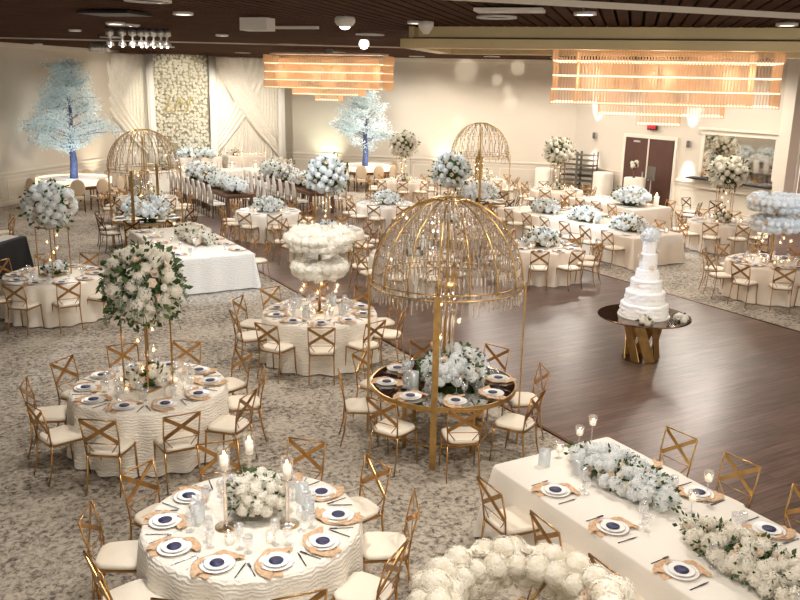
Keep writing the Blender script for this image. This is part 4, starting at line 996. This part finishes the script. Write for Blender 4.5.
panel(476,544,10.5,.42,'air_diffuser','long pale air diffuser panel in the slatted ceiling','air vent','white')
panel(244,271,24.5,.3,'projector_box','white box mounted at the end of a ceiling rail','projector','white',.2,ZC-.14)
panel(271,318,27.6,.1,'ceiling_rail','slim white rail beside the mounted white box','rail','white',.05)
panel(90,140,13.5,.7,'return_grille','black air return grille above the spot bar','air vent','black')
# hanging spot bar
a=G(106,28.5,5.36); b_=G(168,30,5.36); e=empty('spot_bar',(0,0,0),0,'dark bar of hanging stage spots above the first tree','light bar')
link('bar',MB().bar(a,b_,.05,.05,(0,0,1)).mesh('bar','black',False),e)
for q in (a,b_): link('hanger',MB().bar(q,q+Vector((0,0,ZC-5.34)),.03,.03,(0,1,0)).mesh('hg','black',False),e)
for i,t in enumerate([.05,.25,.42,.56,.64,.76,.88,.98]):
    q=a.lerp(b_,t); c=link('spot_can',MB().lathe([(.03,0),(.08,-.02),(.08,-.12),(.02,-.15),(.02,-.2),(.07,-.26),(.09,-.33),(.06,-.34)],10,tuple(q)).mesh('cn','steel'),e)
    link('lamp_face',MB().sphere(tuple(q+Vector((0,0,-.34))),.03,8).mesh('lf','lampface'),c)
a=G(92,43,5.2); b_=G(106,43.5,5.2); e=empty('spot_bar',(0,0,0),0,'short bar of small stage spots beyond the pale beam','light bar'); link('bar',MB().bar(a,b_,.06,.06,(0,0,1)).bar((a+b_)/2,(a+b_)/2+Vector((0,0,ZC-5.2)),.03,.03,(0,1,0)).mesh('bar','black',False),e)
for i in range(5):
    q=a.lerp(b_,i/4); link('spot_can',MB().lathe([(.05,0),(.09,-.1),(.09,-.2),(.02,-.22)],10,tuple(q)).mesh('cn','steel'),e)
# ------------------------------------------------------------------ lighting
w=bpy.data.worlds.new('world'); sc.world=w; w.use_nodes=True; w.node_tree.nodes['Background'].inputs[0].default_value=lin((255,244,230)); w.node_tree.nodes['Background'].inputs[1].default_value=1.0  # warm ambient fill, entering where the room is left open behind the camera
K=1.0
for i,(x,y) in enumerate([(2,6),(2.2,2.2),(6.5,6),(11,6),(3,12),(8,11),(4,18),(9,17),(15.5,13.5),(5,24),(10,24),(15,20),(20,16),(8,30),(14,29),(20,22),(19.5,27),(12,33.5),(22,19),(21.5,25.5),(18,30)]):  # added ceiling floods with ring fittings, general fill for the room
    rr2=.28; e=empty('fill_flood',(x,y,ZC-.07),0,'added ceiling fill light, %s by distance from the balcony'%(['1st','2nd','3rd']+[str(k)+'th' for k in range(4,30)])[i],'ceiling light','added fill floods')
    link('trim_ring',MB().lathe([(rr2,.03),(rr2+.03,.03),(rr2+.03,.06),(rr2,.06)],24,cap=False).mesh('tr','white'),e)
    light('fill_flood_lamp','SPOT',(x,y,ZC-.05),K*350*(1.5 if y>25 or x>18 else 1),(255,245,233),.26,(x,y,0),165,.5)
def spot(src,tgt,e,c,ang,name='pin_spot',bl=.7,sz=.08): light(name,'SPOT',src,e*(1.8 if c==BL else 1),c,sz,tgt,ang,bl)
BL=(220,237,252)
spot((10.2,31.5,5.2),(10.25,36.5,3.1),520,(255,246,226),52,'stage_fill_spot',.5)  # added fill spots to brighten the flower wall and both drapes
spot((7.2,31.5,5.2),(7.4,36.5,3.1),300,(255,246,230),52,'stage_fill_spot',.8)
spot((13,31.5,5.2),(13.1,36.5,3.1),260,(255,246,230),52,'stage_fill_spot',.8)
spot((6.5,10.5,5.2),(CX,CY,1.5),200,(160,198,255),18)
spot((4,20,5.2),(2.17,16.65,2.0),240,BL,22); spot((6.5,12.5,5.2),(5.4,17.2,.5),520,(190,222,255),26); spot((4,9.5,5.2),(5.54,12.11,1.9),420,(246,249,255),20); spot((.5,6.5,5.2),(1.9,6.2,.8),70,BL,26)
spot((6.5,16,5.2),(8.95,19.1,2.1),260,BL,24); spot((14.5,7.0,5.2),(RX,RY,1.8),520,(222,236,255),18)
spot((13,17,5.2),(16.1,17.2,.9),520,BL,42); spot((14,14.5,5.2),(12.2,14.6,.6),200,BL,28); spot((15.5,16,5.2),(19.7,19.6,1),300,BL,24)
spot((10,20,5.2),(12.5,18.9,2.1),200,BL,22); spot((3.5,19.5,5.2),(5.35,22.7,1.1),200,BL,24); spot((9,21,5.2),(9.2,27.5,.9),300,BL,34); spot((10,21,5.2),(12.3,22.6,.9),220,BL,26); spot((7,19,5.2),(8.75,22.6,.9),180,BL,24)
spot((8,32,5.2),(10.5,35.4,1.3),260,(150,225,255),26); spot((2.2,3.2,5.2),(2.5,5.9,.8),40,BL,30); spot((4,8,5.2),(5.8,8.4,.9),60,BL,18)
# tree uplights (blue white) and wall washers
for x,y,zb in ((4.9,31.0,1.0),(TX,TY,1.0)):
    for k in range(3):
        a=k*2.09+.8-2.2; spot((x+.9*cos(a),y+.9*sin(a),zb+.02),(x,y,zb+2.6),55,(214,236,246),75,'tree_uplight',.8)
    spot((x-3.2,y-5.5,5.2),(x,y,zb+1.9),480,(224,242,246),40,'tree_fill_spot')  # added front fill on the canopy, besides the uplights
    light('tree_glow','POINT',(x,y-.5,zb+.25),9,(205,230,255),.1)
def wash(x,y,tx,ty,tz,e,c=(255,240,214),ang=85): spot((x,y,.25),(tx,ty,tz),e*(2.6 if y>35 else 1.3),c,ang,'wall_washer',1,.1)
wash(13.9,35.3,14.3,36.5,1.6,260,(255,240,205)); wash(7.9,35.2,7.9,36.5,2.5,120,(255,240,210)); wash(16.4,34.9,16.6,35.6,2.6,170,(235,245,215)); wash(20.2,31.3,20.7,31.5,2.6,170,(235,240,215)); wash(6.9,34.9,6.2,35.2,2.4,60)
wash(10.2,35.2,10.2,36.4,3.0,90,(255,240,215)); wash(2.5,30.6,2.0,31.0,2.4,80)
# gobo dots on the corner wall
for i,(u,v,an) in enumerate([(466,70,5),(497,80,2.4),(518,68,3.2),(511,102,3),(508,90,2),(458,122,2.2)]):
    # find hit on the corner wall plane x+y=52.2
    d=(FW*F+RT*(u-400)-UP*(v-300)); s=(52.2-0)/(d.x+d.y); hit=CAMP+d*s
    light('gobo_spot','SPOT',(14,20,5.1),1700,(255,244,230),.02,hit,an,.6)
sc.view_settings.view_transform='Standard'; sc.view_settings.look='None'; sc.view_settings.gamma=1; sc.view_settings.use_curve_mapping=False; sc.view_settings.exposure=0.68
sc.cycles.max_bounces=7; sc.cycles.transparent_max_bounces=24; sc.cycles.diffuse_bounces=3; sc.cycles.glossy_bounces=3; sc.cycles.sample_clamp_indirect=6
